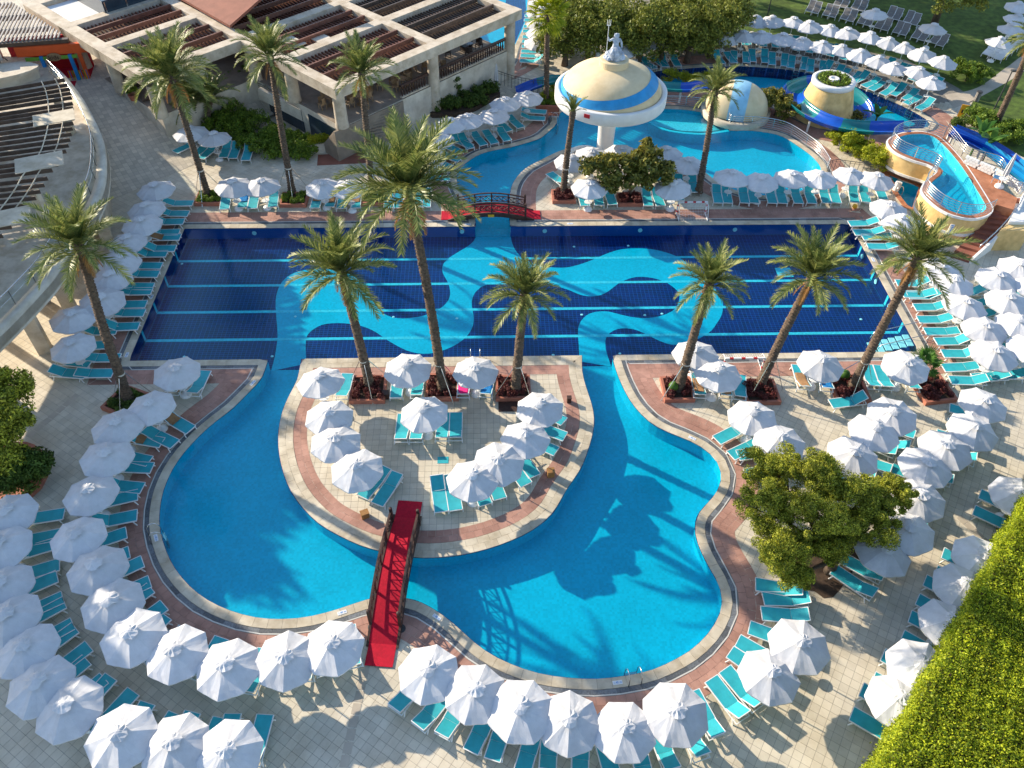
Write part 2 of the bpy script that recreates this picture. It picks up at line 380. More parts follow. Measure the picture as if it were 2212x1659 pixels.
lagoon = spline([R_TIP] + [(7.15,31.99),(7.28,30.87),(7.55,29.56),(7.91,28.55),(8.51,27.55),(9.22,26.90),(10.03,26.42),(10.76,25.94),(11.21,25.44),(11.51,24.93),(11.60,24.26),(11.51,23.68),(11.14,22.94),(10.59,22.32),(10.08,21.79),(9.78,21.25),(9.65,20.58),(9.68,19.93),(9.83,19.20),(10.02,18.55),(10.18,18.01),(10.21,17.46),(10.11,16.88),(9.77,16.24),(9.25,15.61),(8.63,15.07),(7.95,14.64),(6.76,14.11),(5.72,13.88),(4.43,13.74),(3.17,13.81),(1.94,14.03),(0.81,14.45),(-0.08,14.93),(-0.85,15.56),(-1.50,16.21),(-2.19,16.80),(-3.01,17.32),(-3.62,17.53),(-4.44,17.66),(-5.23,17.57),(-6.45,17.14),(-7.15,16.92),(-8.11,16.72),(-9.22,16.69),(-10.15,16.81),(-11.28,17.16),(-12.46,17.76),(-13.45,18.55),(-14.30,19.50),(-14.91,20.48),(-15.39,21.48),(-15.62,22.34),(-15.75,23.22),(-15.76,24.05),(-15.65,24.98),(-15.35,25.97),(-14.89,26.96),(-14.32,27.89),(-13.57,28.85),(-12.98,29.94),(-12.61,30.62),(-12.39,31.32)] + [L_TIP])
W1 = join(line(TL, CH_L), bank, line(CH_R, TR), line(TR, BR), line(BR, R_TIP), lagoon, line(L_TIP, BL), line(BL, TL))
I_R = ([(5.34,32.51)][0][0], 32.52); I_L = ([(-10.41,32.52)][0][0], 32.52)
ISL = join(spline([I_R] + [(5.24,31.15),(5.38,29.85),(5.56,28.59),(5.52,27.42),(5.20,26.17),(4.58,24.57),(3.69,23.17),(3.02,21.94),(2.00,21.00),(0.84,20.37),(-0.45,19.91),(-1.86,19.65),(-3.39,19.64),(-5.03,20.01),(-5.97,20.35),(-6.87,20.82),(-7.89,21.48),(-8.67,22.25),(-9.47,23.28),(-10.12,24.58),(-10.58,25.97),(-10.80,27.29),(-10.81,28.80),(-10.59,30.03),(-10.40,30.93)] + [I_L]), line(I_L, I_R))
# slide pool behind (far right), slide pool behind the restaurant, little plunge pool under the raised pool
W4 = spline([(14.55,67.52),(17.75,68.40),(21.95,68.84),(24.73,68.56),(27.00,68.10),(29.42,66.95),(31.56,65.22),(33.46,62.98),(35.02,60.84),(35.83,58.79),(35.08,57.84),(32.43,57.64),(29.33,57.37),(26.35,58.55),(24.68,60.66),(23.24,62.55),(21.60,63.85),(19.09,64.85),(15.55,65.20)], closed=True)
W4A = spline([(15.23,67.98),(18.73,68.67),(22.49,68.57),(25.86,68.12),(29.08,67.05),(31.84,65.25),(33.30,63.59),(34.59,61.67),(35.43,60.05),(33.40,59.46),(30.21,59.19),(27.53,60.41),(25.58,62.59),(23.98,64.70),(22.23,65.80),(19.63,66.75),(16.39,67.10)], closed=True)
W5 = spline([(4.30,89.57),(4.37,81.13),(4.16,78.38),(3.47,75.26),(2.87,72.79),(2.26,69.24),(1.54,69.61),(0.04,72.41),(-0.93,75.56),(-1.58,81.11),(-1.55,89.54)], closed=True)
W7 = [(29.63,51.20),(31.39,49.55),(29.86,46.85),(29.62,46.94),(29.50,48.63),(29.71,50.07)]
HOLES = [W1, W4, W5, W7]

# ------------------------------------------------------------------ ground, deck slab, lawn
tag(MB().fill([[(-400, -300), (400, -300), (400, 900), (-400, 900)]], -3.0).build('ground', 'earth'), kind='structure')
deck = tag(MB().fill([[(-70, -12), (75, -12), (75, 125), (-70, 125)]] + HOLES, -.010).build('deck', 'grout'), kind='structure')
isl = tag(MB().fill([ISL], -.010).build('island_deck', 'grout'), kind='structure')
far_d = [(-1.66,56.47),(5.75,62.71),(5.45,83.42),(3.76,88.29),(17.37,88.36),(27.31,78.96),(42.33,69.89),(40.12,59.06),(41.25,54.09),(42.44,43.94),(36.17,40.97),(26.94,45.20),(25.74,47.43),(23.64,47.45),(14.62,47.55),(13.61,53.33),(10.21,54.01),(6.32,53.39),(2.65,48.25),(1.99,47.69)]
# (deck beyond the main pool is too far off to tell its slabs apart: one sheet, joints in the material)
FAR_Y = 62.0
tag(MB().fill([[(-70, FAR_Y), (75, FAR_Y), (75, 125), (-70, 125)], W5] + [[q for q in W4]] if False else [[(-70, 64), (13.0, 64), (13.0, 125), (-70, 125)], W5], -.004).build('far_deck', 'deck_far', deck))
tag(MB().fill([[(21.51,90.99),(20.10,76.81),(25.95,75.27),(32.39,73.26),(38.10,69.90),(40.54,64.60),(41.06,62.54),(47.07,66.28),(58.21,70.81),(69.75,91.30)]], .006).build('lawn', 'lawn'), kind='structure')
tag(MB().fill([[(41.06,62.54),(39.27,60.20),(39.22,56.16),(40.94,53.42),(45.58,48.38),(59.30,72.74),(47.49,67.16)]], .010).build('lawn', 'lawn'), kind='structure')
tag(MB().fill([spline([(38.83,63.36),(42.15,64.59),(46.58,68.50),(51.15,72.26),(62.84,79.02),(61.02,75.79),(50.93,70.06),(45.56,65.85),(41.90,63.10),(38.63,60.97)])], .016).build('garden_path', 'path'), kind='structure')

# ------------------------------------------------------------------ pool basins and water
ZF = -.85
def basin(name, W, holes, mat_floor, mat_wall, z=ZF):
    b = tag(MB().fill([W] + holes, z).build(name, mat_floor), kind='structure')
    MB().wall(W, z, -.012).build('pool_wall', mat_wall, b)
    return b
main_b = basin('main_pool', W1, [ISL], 'pool_aqua', 'pool_aqua')
MB().wall(ISL, ZF, -.012).build('island_wall', 'pool_aqua', main_b)
b4 = basin('slide_pool', W4, [], 'pool_navy', 'pool_navy')
MB().fill([W4A], ZF+.006).build('pale_floor', 'pool_aqua', b4)
b5 = basin('far_slide_pool', W5, [], 'pool_aqua', 'pool_aqua')
MB().fill([spline([(4.26,90.63),(4.35,83.28),(4.09,80.47),(3.44,77.47),(2.79,75.12),(2.09,78.84),(2.87,90.63)], closed=True)], ZF+.006).build('navy_floor', 'pool_navy', b5)
b7 = basin('plunge_pool', W7, [], 'pool_aqua', 'pool_aqua')
# the rectangular pool: navy mosaic, pale swirl, lane lines
e = .02
MB().fill([[(TL[0]+e, BL[1]), (BR[0]-e, BL[1]), (BR[0]-e, TL[1]-e), (TL[0]+e, TL[1]-e)]], ZF+.004).build('navy_floor', 'pool_navy', main_b)
def navy_wall(a, b):
    dx, dy = b[0]-a[0], b[1]-a[1]; L = math.hypot(dx, dy); nx, ny = dy/L*.006, -dx/L*.006
    MB().wall([(a[0]+nx, a[1]+ny), (b[0]+nx, b[1]+ny)], ZF, -.012, False).build('navy_wall', 'pool_navy', main_b)
for a, b in ((TL, CH_L), (CH_R, TR), (TR, BR), (BR, R_TIP), (I_R, I_L), (L_TIP, BL), (BL, TL)): navy_wall(a, b)
sw = (spline([(-12.29,32.62),(-12.27,33.51),(-12.36,34.97),(-12.53,35.98),(-12.81,37.23),(-13.06,38.53),(-13.11,39.41),(-13.00,40.32),(-12.61,41.07),(-12.01,41.48),(-11.29,41.65),(-10.40,41.66),(-9.56,41.50),(-8.77,41.08),(-8.21,40.60),(-7.78,40.02),(-7.46,39.33),(-7.14,38.60),(-6.64,37.67),(-6.25,37.23),(-5.73,36.91),(-5.09,36.79),(-4.40,36.89),(-3.84,37.04),(-3.22,37.40),(-2.74,37.82),(-2.39,38.42),(-2.28,39.03),(-2.34,39.71),(-2.52,40.40),(-2.79,41.11),(-2.85,41.83),(-2.57,42.56),(-1.90,43.30),(-1.21,43.98),(-0.79,44.62),(-0.68,45.21),(-0.69,45.88)], .3)
      + spline([(1.69,45.85),(1.70,45.05),(1.78,44.27),(2.02,43.37),(2.45,42.61),(3.04,42.11),(3.78,41.74),(4.53,41.61),(5.29,41.62),(6.07,41.89),(6.87,42.31),(7.53,42.73),(8.36,43.22),(9.17,43.53),(10.12,43.61),(11.04,43.51),(11.93,43.18),(12.76,42.60),(13.38,41.73),(13.88,40.76),(14.32,39.93),(14.65,39.00),(14.78,38.22),(14.66,37.45),(14.39,36.70),(13.96,36.02),(13.56,35.45),(13.05,35.00),(12.34,34.56),(11.60,34.27),(10.90,34.24),(10.45,34.44),(9.95,34.80),(9.52,35.16),(9.01,35.53),(8.47,35.69),(7.90,35.65),(7.41,35.35),(7.08,34.85),(6.98,34.25),(6.98,33.66),(7.05,33.08),(7.20,32.70)], .3)
      + spline([(5.33,32.92),(5.35,33.40),(5.40,34.18),(5.44,35.18),(5.56,36.00),(5.90,36.67),(6.36,37.09),(6.95,37.26),(7.52,37.23),(8.07,37.01),(8.61,36.79),(9.17,36.65),(9.87,36.61),(10.61,36.76),(11.39,37.17),(11.84,37.71),(12.10,38.37),(12.16,38.93),(11.98,39.39),(11.56,39.97),(11.02,40.33),(10.45,40.53),(9.70,40.58),(8.99,40.30),(8.42,39.90),(7.92,39.39),(7.42,38.94),(6.89,38.72),(6.38,38.70),(5.81,38.91),(5.26,39.31),(4.69,39.61),(4.12,39.90),(2.95,40.15),(1.84,40.25),(0.73,40.15),(0.14,39.99),(-0.37,39.68)], .3)
      + spline([(-0.48,39.51),(-0.74,39.12),(-0.92,38.34),(-0.88,37.58),(-0.79,36.83),(-0.84,36.10),(-1.08,35.39),(-1.48,34.79),(-2.02,34.30),(-2.69,33.92),(-3.36,33.72),(-4.03,33.75),(-4.72,34.01),(-5.42,34.51),(-6.01,35.01),(-6.60,35.58),(-7.19,35.99),(-7.84,36.26),(-8.62,36.43),(-9.31,36.44),(-9.92,36.30),(-10.36,35.94),(-10.61,35.54),(-10.69,35.14),(-10.63,34.45),(-10.51,33.77),(-10.37,33.01)], .3))
sw = [(x, max(32.45, min(y, 45.02))) for x, y in sw]
sw = [(x, 32.44) if y < 32.9 else (x, y) for x, y in sw]
MB().fill([sw], ZF+.008).build('pale_swirl', 'pool_aqua', main_b)
lanes = []
for y in (42.60, 40.06, 37.55, 35.07):
    MB().box((2.4, y, ZF+.008), (44.85, .22, .010)).build('lane_line', 'pool_line', main_b)
    for x, s in ((TL[0]+.014, 1), (TR[0]-.014, -1)):
        MB().box((x, y, (ZF-.03)/2), (.012, .22, -ZF-.14)).build('lane_line', 'pool_line', main_b)
MB().box((19.42, 40.9, ZF+.012), (1.0, .95, .012)).build('floor_grate', 'pool_line', main_b)
for i, (x, y) in enumerate([(-19.75,42.34),(-11.76,42.23),(5.92,43.84),(9.59,43.90),(10.78,36.98),(9.70,36.87),(5.83,36.97),(3.84,33.48),(7.75,33.53),(-11.63,37.08),(-5.68,36.94),(-1.82,36.75),(-17.47,33.69),(-12.43,33.64),(18.39,36.35),(22.96,36.28)]):
    MB().lathe([(0, .03), (.07, .025), (.09, .0)], 12, (x, y, ZF+.006)).build('floor_inlet', 'plastic_white', main_b)
for x, y, nx in ((24.84, 42.0, -1), (24.84, 37.0, -1), (24.84, 39.4, -1)):
    MB().tube([(x, y, -.45), (x-.05, y, -.45)], .16, 14).build('pool_light', 'plastic_white', main_b)
for x in (-15.5, -9.0, -1.6, 4.0, 10.5, 17.0):
    MB().tube([(x, 45.04, -.4), (x, 44.99, -.4)], .15, 14).build('pool_light', 'plastic_white', main_b)
for W, nm, hole in ((W1, 'pool_water', [ISL]), (W4, 'slide_pool_water', []), (W5, 'far_pool_water', []), (W7, 'plunge_pool_water', [])):
    tag(MB().fill([W] + hole, -.05).build(nm, 'water'), kind='structure')

# ------------------------------------------------------------------ coping, grate and red paving, piece by piece
def pieces(outline, d0, d1, rows, length, z, th, gap, inward=False, jitter=.0012, closed=True, skip=None):
    """stones between two offsets of an outline: list of (centre, verts, faces)"""
    # resample by arc length
    P = outline + [outline[0]] if closed else outline
    sg = -1 if inward else 1
    acc = [0.0]
    for a, b in zip(P, P[1:]): acc.append(acc[-1]+math.hypot(b[0]-a[0], b[1]-a[1]))
    offs = [offset(outline, sg*(d0+(d1-d0)*k/rows), closed) for k in range(rows+1)]
    offs = [(o + [o[0]] if closed else o) for o in offs]
    n = max(1, round(acc[-1]/length)); out = []
    def at(o, s):
        s = max(0, min(acc[-1]-1e-6, s)); lo = 0; hi = len(acc)-1
        while hi-lo > 1:
            m_ = (lo+hi)//2
            if acc[m_] <= s: lo = m_
            else: hi = m_
        t = (s-acc[lo])/max(1e-9, acc[hi]-acc[lo]); return (o[lo][0]+(o[hi][0]-o[lo][0])*t, o[lo][1]+(o[hi][1]-o[lo][1])*t)
    step = acc[-1]/n
    for k in range(rows):
        sh = .5*step*(k % 2)
        for i in range(n):
            s0, s1 = i*step+gap/2+sh, (i+1)*step-gap/2+sh
            if s1 > acc[-1]: s1 = acc[-1]
            if s1-s0 < .05: continue
            oa, ob = offs[k], offs[k+1]
            def mixp(s, t):
                a, b = at(oa, s), at(ob, s); return (a[0]+(b[0]-a[0])*t, a[1]+(b[1]-a[1])*t)
            w = (d1-d0)/rows; t0, t1 = gap/2/w, 1-gap/2/w
            q = [mixp(s0, t0), mixp(s1, t0), mixp(s1, t1), mixp(s0, t1)]
            c = ((q[0][0]+q[2][0])/2, (q[0][1]+q[2][1])/2)
            if skip and skip(c): continue
            zz = z + random.uniform(-jitter, jitter)
            if area(q) < 0: q = q[::-1]
            out.append((c, [(x, y, zz-th) for x, y in q] + [(x, y, zz) for x, y in q], [(4,5,6,7), (0,1,5,4), (1,2,6,5), (2,3,7,6), (3,0,4,7)]))
    return out
def lay(items, name, mat, parent, limit=300):
    """the pieces nearest the camera as objects of their own, the rest joined"""
    items = sorted(items, key=lambda t: t[0][0]**2+t[0][1]**2 + (900 if abs(t[0][0]) > 17.5+.45*max(0, t[0][1]-10) else 0))
    for c, v, f in items[:limit]:
        mb = MB(); mb.add([(x-c[0], y-c[1], z) for x, y, z in v], f); mb.build(name, mat, parent, loc=(c[0], c[1], 0))
    mb = MB()
    for c, v, f in items[limit:]: mb.add(v, f)
    if mb.v: tag(mb.build(name+'s', mat, parent), kind='stuff')
NOISL = lambda c: False
lay(pieces(W1, -.03, .42, 1, .60, .014, .05, .010), 'coping_stone', 'coping', deck)
lay(pieces(W1, .43, .63, 1, .50, .008, .03, .006), 'drain_grate', 'grate', deck, 150)
lay(pieces(W1, .64, .70, 1, 1.0, .009, .03, .004), 'edge_strip', 'coping_line', deck, 60)
lay(pieces(W1, .71, 1.80, 3, .37, .006, .03, .010), 'red_paver', 'paver_red', deck)
lay(pieces(ISL, -.03, .72, 2, .60, .014, .05, .010, True), 'coping_stone', 'coping', isl, 150)
lay(pieces(ISL, .73, 1.42, 2, .45, .006, .03, .010, True), 'red_paver', 'paver_red', isl, 200)
def line_rim(W, parent, z=-.02):
    mb = MB(); a = offset(W, .0); b = offset(W, -.05); n = len(W)
    mb.v = [(x, y, z) for x, y in a] + [(x, y, z) for x, y in b]; mb.f = [(i, (i+1) % n, n+(i+1) % n, n+i) for i in range(n)]
    mb.build('rim_tile', 'pool_navy', parent)
line_rim(W1, main_b)
mb = MB(); a = offset(ISL, 0); b = offset(ISL, .05); n = len(a); mb.v = [(x, y, -.02) for x, y in a] + [(x, y, -.02) for x, y in b]; mb.f = [(i, (i+1) % n, n+(i+1) % n, n+i) for i in range(n)]
mb.build('rim_tile', 'pool_navy', main_b)
for W, dep in ((W4, 1.5), (W5, 1.9)):
    lay(pieces(W, -.03, .42, 1, .8, .014, .05, .012), 'coping_stone', 'coping', deck, 0)
    lay(pieces(W, .43, .62, 1, .8, .010, .03, .008), 'drain_grate', 'grate', deck, 0)
    lay(pieces(W, .63, dep+.7, 4, .5, .012, .03, .012), 'red_paver', 'paver_red', deck, 0)
lay(pieces(W7, -.03, .35, 1, .5, .014, .05, .012), 'coping_stone', 'brick_terrace', deck, 0)

# deck slabs: square stones on a turned grid, the island's square to the pool
def slabs(region_fn, rot, s, gap, z, name, parent, box, limit=300):
    ca, sa = math.cos(rot), math.sin(rot); x0, x1, y0, y1 = box; L = math.hypot(x1-x0, y1-y0)/2+1; cx, cy = (x0+x1)/2, (y0+y1)/2
    k = int(L/s)+1; g = np.arange(-k, k+1)*s; U, V = np.meshgrid(g, g); U = U.ravel(); V = V.ravel()
    X = cx+U*ca-V*sa; Y = cy+U*sa+V*ca
    m = (X > x0) & (X < x1) & (Y > y0) & (Y < y1); X, Y = X[m], Y[m]; m = region_fn(X, Y); X, Y = X[m], Y[m]
    d = np.hypot(X-.0, Y-9.0) + np.where(Y < 9.5, 50, 0); o = np.argsort(d); X, Y = X[o], Y[o]
    h = (s-gap)/2; cor = np.array([(-h, -h), (h, -h), (h, h), (-h, h)]); cr = np.stack([cor[:, 0]*ca-cor[:, 1]*sa, cor[:, 0]*sa+cor[:, 1]*ca], 1)
    me = MB().add([(x, y, z-.03) for x, y in cr] + [(x, y, z) for x, y in cr], [(4,5,6,7), (0,1,5,4), (1,2,6,5), (2,3,7,6), (3,0,4,7)]).mesh(name, 'deck_tile')
    for i in range(min(limit, len(X))): link(name, me, parent, (float(X[i]), float(Y[i]), random.uniform(-.0015, .0015)))
    X, Y = X[limit:], Y[limit:]; n = len(X)
    if n:
        zz = z+(rng.random(n)-.5)*.003
        V = np.zeros((n, 8, 3)); V[:, :4, :2] = np.stack([X, Y], 1)[:, None]+cr[None]; V[:, 4:, :2] = V[:, :4, :2]; V[:, :4, 2] = (zz-.03)[:, None]; V[:, 4:, 2] = zz[:, None]
        F = (np.array([(4,5,6,7), (0,1,5,4), (1,2,6,5), (2,3,7,6), (3,0,4,7)])[None]+(np.arange(n)*8)[:, None, None]).reshape(-1, 4)
        tag(link(name+'s', np_mesh(name+'s', V.reshape(-1, 3), F, 'deck_tile'), parent), kind='stuff')
def deck_region(X, Y):
    ok = ~np_inside(X, Y, W1) & (np_dist(X, Y, W1) > 1.25) & ~np_inside(X, Y, W7) & (np_dist(X, Y, W7) > .45)
    for W in (W4, W5): ok &= ~np_inside(X, Y, W) & (np_dist(X, Y, W) > .9)
    ok &= ~((X > 13) & (Y > 62)) & (np.abs(X) < 27+.45*np.maximum(0, Y-6))
    return ok
slabs(deck_region, R_(-34), .36, .012, .0, 'deck_slab', deck, (-38, 44, 1, 64))
def isl_region(X, Y): return np_inside(X, Y, ISL) & (np_dist(X, Y, ISL) > 1.0)
slabs(isl_region, 0, .345, .012, .0, 'deck_slab', isl, (-14, 8, 17, 33), 300)

# ------------------------------------------------------------------ footbridges
def bridge(A, B, width, s0, s1, arch, label, ends):
    """arched timber footbridge with a red carpet, from ground point A to B"""
    A, B = Vector((A[0], A[1], 0)), Vector((B[0], B[1], 0)); L = (B-A).length; d = (B-A)/L; nrm = Vector((-d.y, d.x, 0)); rz = math.atan2(d.y, d.x)
    root = empty('footbridge', A, label, 'bridge', rz=rz)
    def z(s):
        t = (s-ends)/(L-2*ends)
        return .03+arch*math.sin(math.pi*min(1, max(0, t)))**.9 if 0 < t < 1 else .03
    S = [i*L/60 for i in range(61)]; w = width/2
    mb = MB()
    for a, b in zip(S, S[1:]): 
        za, zb = z(a), z(b); mb.add([(a, -w, za), (b, -w, zb), (b, w, zb), (a, w, za), (a, -w, za+.025), (b, -w, zb+.025), (b, w, zb+.025), (a, w, za+.025)], [(4,5,6,7), (0,1,5,4), (3,7,6,2), (0,3,2,1)])
    mb.build('carpet', 'carpet', root)
    for sg in (-1, 1):
        mb = MB(); y = sg*(w+.05)
        for a, b in zip(S, S[1:]):
            if a < ends*.8 or b > L-ends*.8: continue
            za, zb = z(a), z(b); mb.add([(a, y-.05, max(-.0, za-.26)), (b, y-.05, max(0, zb-.26)), (b, y+.05, max(0, zb-.26)), (a, y+.05, max(0, za-.26)), (a, y-.05, za+.05), (b, y-.05, zb+.05), (b, y+.05, zb+.05), (a, y+.05, za+.05)], [(4,5,6,7), (0,1,5,4), (3,7,6,2), (0,3,2,1)])
        mb.build('stringer', 'dark_wood', root)
        N = 4; ps = [s0+(s1-s0)*i/N for i in range(N+1)]
        for i, s in enumerate(ps):
            h = 1.02 if i in (0, N) else .86; ww = .13 if i in (0, N) else .09
            p = MB().box((s, y, z(s)-.15+(h+.15)/2), (ww, ww, h+.15)).build('post', 'dark_wood', root)
            if i in (0, N): MB().lathe([(.0, .07), (.075, .05), (.085, 0), (.0, 0)], 10, (s, y, z(s)+h)).build('post_cap', 'dark_wood', p)
        for hgt, r in ((.84, .085), (.62, .055), (.24, .055)):
            mb = MB(); q = [s0+(s1-s0)*i/24 for i in range(25)]
            for a, b in zip(q, q[1:]): mb.bar((a, y, z(a)+hgt), (b, y, z(b)+hgt), r, r*.75)
            mb.build('rail', 'dark_wood', root)
        K = 12
        for i in range(K):
            a, b = s0+(s1-s0)*i/K, s0+(s1-s0)*(i+1)/K
            MB().bar((a, y, z(a)+.26), (b, y, z(b)+.60), .03).build('brace', 'dark_wood', root)
            MB().bar((a, y+.006, z(a)+.60), (b, y+.006, z(b)+.26), .03).build('brace', 'dark_wood', root)
            if i: MB().bar((a, y, z(a)+.26), (a, y, z(a)+.60), .03).build('brace', 'dark_wood', root)
    return root, z
br1, _ = bridge((-4.62, 14.50), (-3.78, 22.68), 1.16, 1.75, 6.95, .62, 'long arched dark-wood footbridge with a red carpet across the lagoon', .95)
br2, _ = bridge((-3.00, 46.28), (3.75, 46.28), 1.02, 1.15, 5.70, .55, 'short arched dark-wood footbridge with red carpet behind the rectangular pool', .5)
MB().box((3.38, -.64, .42), (.42, .02, .2)).build('depth_sign', 'yellow_paint', br2)

# ------------------------------------------------------------------ parasols
def canopy_mesh(seed):
    r = random.Random(seed); mb = MB(); rings = (0, .12, .35, .6, .82, 1.0); NA = 32; mb.v.append((0, 0, 2.20))
    sag = [r.uniform(.015, .055) for _ in range(8)]; drop = [r.uniform(-.035, .035) for _ in range(8)]
    for t in rings[1:]:
        for j in range(NA):
            a = 2*math.pi*j/NA; k = j//4; f = (j % 4)/4; m = math.sin(math.pi*f)
            R = 1.25*t*(1-.058*m*(.4+.6*t)-.02*m); zz = 2.20-.50*t**1.08-sag[k]*m*t*.9+(drop[k]*(1-f)+drop[(k+1) % 8]*f)*t + (r.uniform(-.008, .008) if t < 1 else 0)
            if t == 1.0: zz -= .02*abs(math.sin(2*math.pi*f))
            mb.v.append((R*math.cos(a), R*math.sin(a), zz))
    for j in range(NA): mb.f.append((0, 1+j, 1+(j+1) % NA))
    for i in range(len(rings)-2):
        for j in range(NA): a, b = 1+i*NA+j, 1+i*NA+(j+1) % NA; mb.f.append((a, a+NA, b+NA, b))
    # hem
    k = len(mb.v); base = 1+(len(rings)-2)*NA
    for j in range(NA): x, y, z = mb.v[base+j]; mb.v.append((x*.998, y*.998, z-.06-.012*(j % 2)))
    for j in range(NA): mb.f.append((base+j, k+j, k+(j+1) % NA, base+(j+1) % NA))
    return mb.mesh('canopy', 'canvas')
def cap_mesh(seed):
    r = random.Random(seed); mb = MB(); n = 16; mb.v.append((0, 0, 2.30))
    for R, z in ((.10, 2.28), (.22, 2.225), (.33, 2.175)):
        for j in range(n): q = R*(1+r.uniform(-.24, .2)*(R > .12)); mb.v.append((q*math.cos(2*math.pi*j/n), q*math.sin(2*math.pi*j/n), z+r.uniform(-.02, .035)*(1 if R > .12 else .3)))
    for j in range(n): mb.f.append((0, 1+j, 1+(j+1) % n))
    for i in range(2):
        for j in range(n): a, b = 1+i*n+j, 1+i*n+(j+1) % n; mb.f.append((a, a+n, b+n, b))
    return mb.mesh('vent_cap', 'canvas')
CANOPY = [canopy_mesh(s) for s in range(11)]; CAP = [cap_mesh(s) for s in range(3)]
POLE = MB().tube([(0, 0, .1), (0, 0, 2.18)], .024, 8).mesh('pole', 'plastic_white')
RIB = MB().bar((.03, 0, 2.13), (1.10, 0, 1.675), .018).mesh('rib', 'plastic_white')
BASE = MB().lathe([(.0, .24), (.06, .24), (.10, .20), (.22, .17), (.29, .10), (.30, .0)], 20).mesh('base', 'plastic_white', True)
TABLE = MB().lathe([(.03, .60), (.25, .62), (.27, .64), (.26, .66), (.0, .66)], 20).mesh('side_table', 'plastic_white')
UMB = []
def parasol(x, y, label, group, rz=None, scale=1.0, tilt=None, z=0.0):
    k = random.randrange(11)
    pr = [('canopy', CANOPY[k], (0, 0, 0), (0, 0, 0), [('vent_cap', CAP[k % 3], (0, 0, 0), (0, 0, 0))]), ('pole', POLE, (0, 0, 0), (0, 0, 0), []), ('base', BASE, (0, 0, 0), (0, 0, 0), []), ('side_table', TABLE, (0, 0, 0), (0, 0, 0), [])]
    for j in range(8): pr.append(('rib', RIB, (0, 0, 0), (0, 0, math.pi/4*j), []))
    t = tilt if tilt is not None else (random.gauss(0, .035), random.gauss(0, .035))
    o = place(pr, 'parasol', (x, y, z), rz if rz is not None else random.uniform(0, math.pi/4), label, 'parasol', group, scale*random.uniform(.97, 1.04), t)
    UMB.append((x, y)); return o

# ------------------------------------------------------------------ sun loungers
def lounger_meshes(ang, sling):
    a = R_(ang); hx, hz = -.27-.74*math.cos(a), .34+.74*math.sin(a); w = .31; nm = {}
    mb = MB()
    for sy in (-1, 1): mb.bar((-.95, sy*(w+.02), .30), (.98, sy*(w+.02), .32), .035, .055)
    for x in (.97, -.27, -.93): mb.bar((x, -w, .31), (x, w, .31), .04, .04)
    nm['frame'] = mb.mesh('frame', 'plastic_white')
    mb = MB(); n = 8
    for i in range(n):
        x0, x1 = .96-1.22*i/n, .96-1.22*(i+1)/n; s = lambda x: .335-.022*math.sin(math.pi*(x+.26)/1.22)
        mb.add([(x0, -w, .34), (x0, 0, s(x0)), (x0, w, .34), (x1, -w, .34), (x1, 0, s(x1)), (x1, w, .34)], [(0,1,4,3), (1,2,5,4)])
    nm['seat'] = mb.mesh('seat', sling, True)
    mb = MB(); n = 5
    for i in range(n):
        t0, t1 = i/n, (i+1)/n; P = lambda t, q: (-.27+(hx+.27)*t, q*w, .345+(hz-.34)*t-(0 if q else .018*math.sin(math.pi*t)))
        mb.add([P(t0, -1), P(t0, 0), P(t0, 1), P(t1, -1), P(t1, 0), P(t1, 1)], [(0,1,4,3), (1,2,5,4)])
    nm['backrest'] = mb.mesh('backrest', sling, True)
    mb = MB()
    for sy in (-1, 1): mb.bar((-.27, sy*w, .335), (hx, sy*w, hz), .03, .03)
    mb.bar((hx, -w, hz), (hx, w, hz), .035, .03); mb.bar(((hx-.27)/2-.1, -w*.9, (.34+hz)/2-.02), (-.78, -w*.9, .31), .02); mb.bar(((hx-.27)/2-.1, w*.9, (.34+hz)/2-.02), (-.78, w*.9, .31), .02)
    nm['back_frame'] = mb.mesh('back_frame', 'plastic_white')
    for nme, x, dx in (('leg_f', .80, .10), ('leg_r', -.70, -.12)):
        for sy, t in ((-1, 'a'), (1, 'b')): nm[nme+t] = MB().bar((x, sy*(w+.02), .30), (x+dx, sy*(w+.04), 0), .04, .05).mesh('leg', 'plastic_white')
    return nm
LM = {(a, s): lounger_meshes(a, s) for a in (8, 22, 34) for s in ('sling',)}; LM[(34, 'sling_grey')] = lounger_meshes(34, 'sling_grey'); LM[(30, 'white')] = lounger_meshes(30, 'plastic_white')
TOWEL = {}
def towel_mesh(mat, x0, x1, seed=0):
    r = random.Random(seed); mb = MB(); nx, ny = 10, 8
    for i in range(nx+1):
        for j in range(ny+1):
            x = x0+(x1-x0)*i/nx; y = -.34+.68*j/ny; z = .358+r.uniform(0, .02)-(.10 if j in (0, ny) else 0)
            if x < -.27: z += (-.27-x)*math.tan(R_(22))*.9
            mb.v.append((x, y*(1.02 if j in (0, ny) else 1), z))
    for i in range(nx):
        for j in range(ny): a = i*(ny+1)+j; mb.f.append((a, a+1, a+ny+2, a+ny+1))
    return mb.mesh('towel', mat, True)
LOUNGE = []
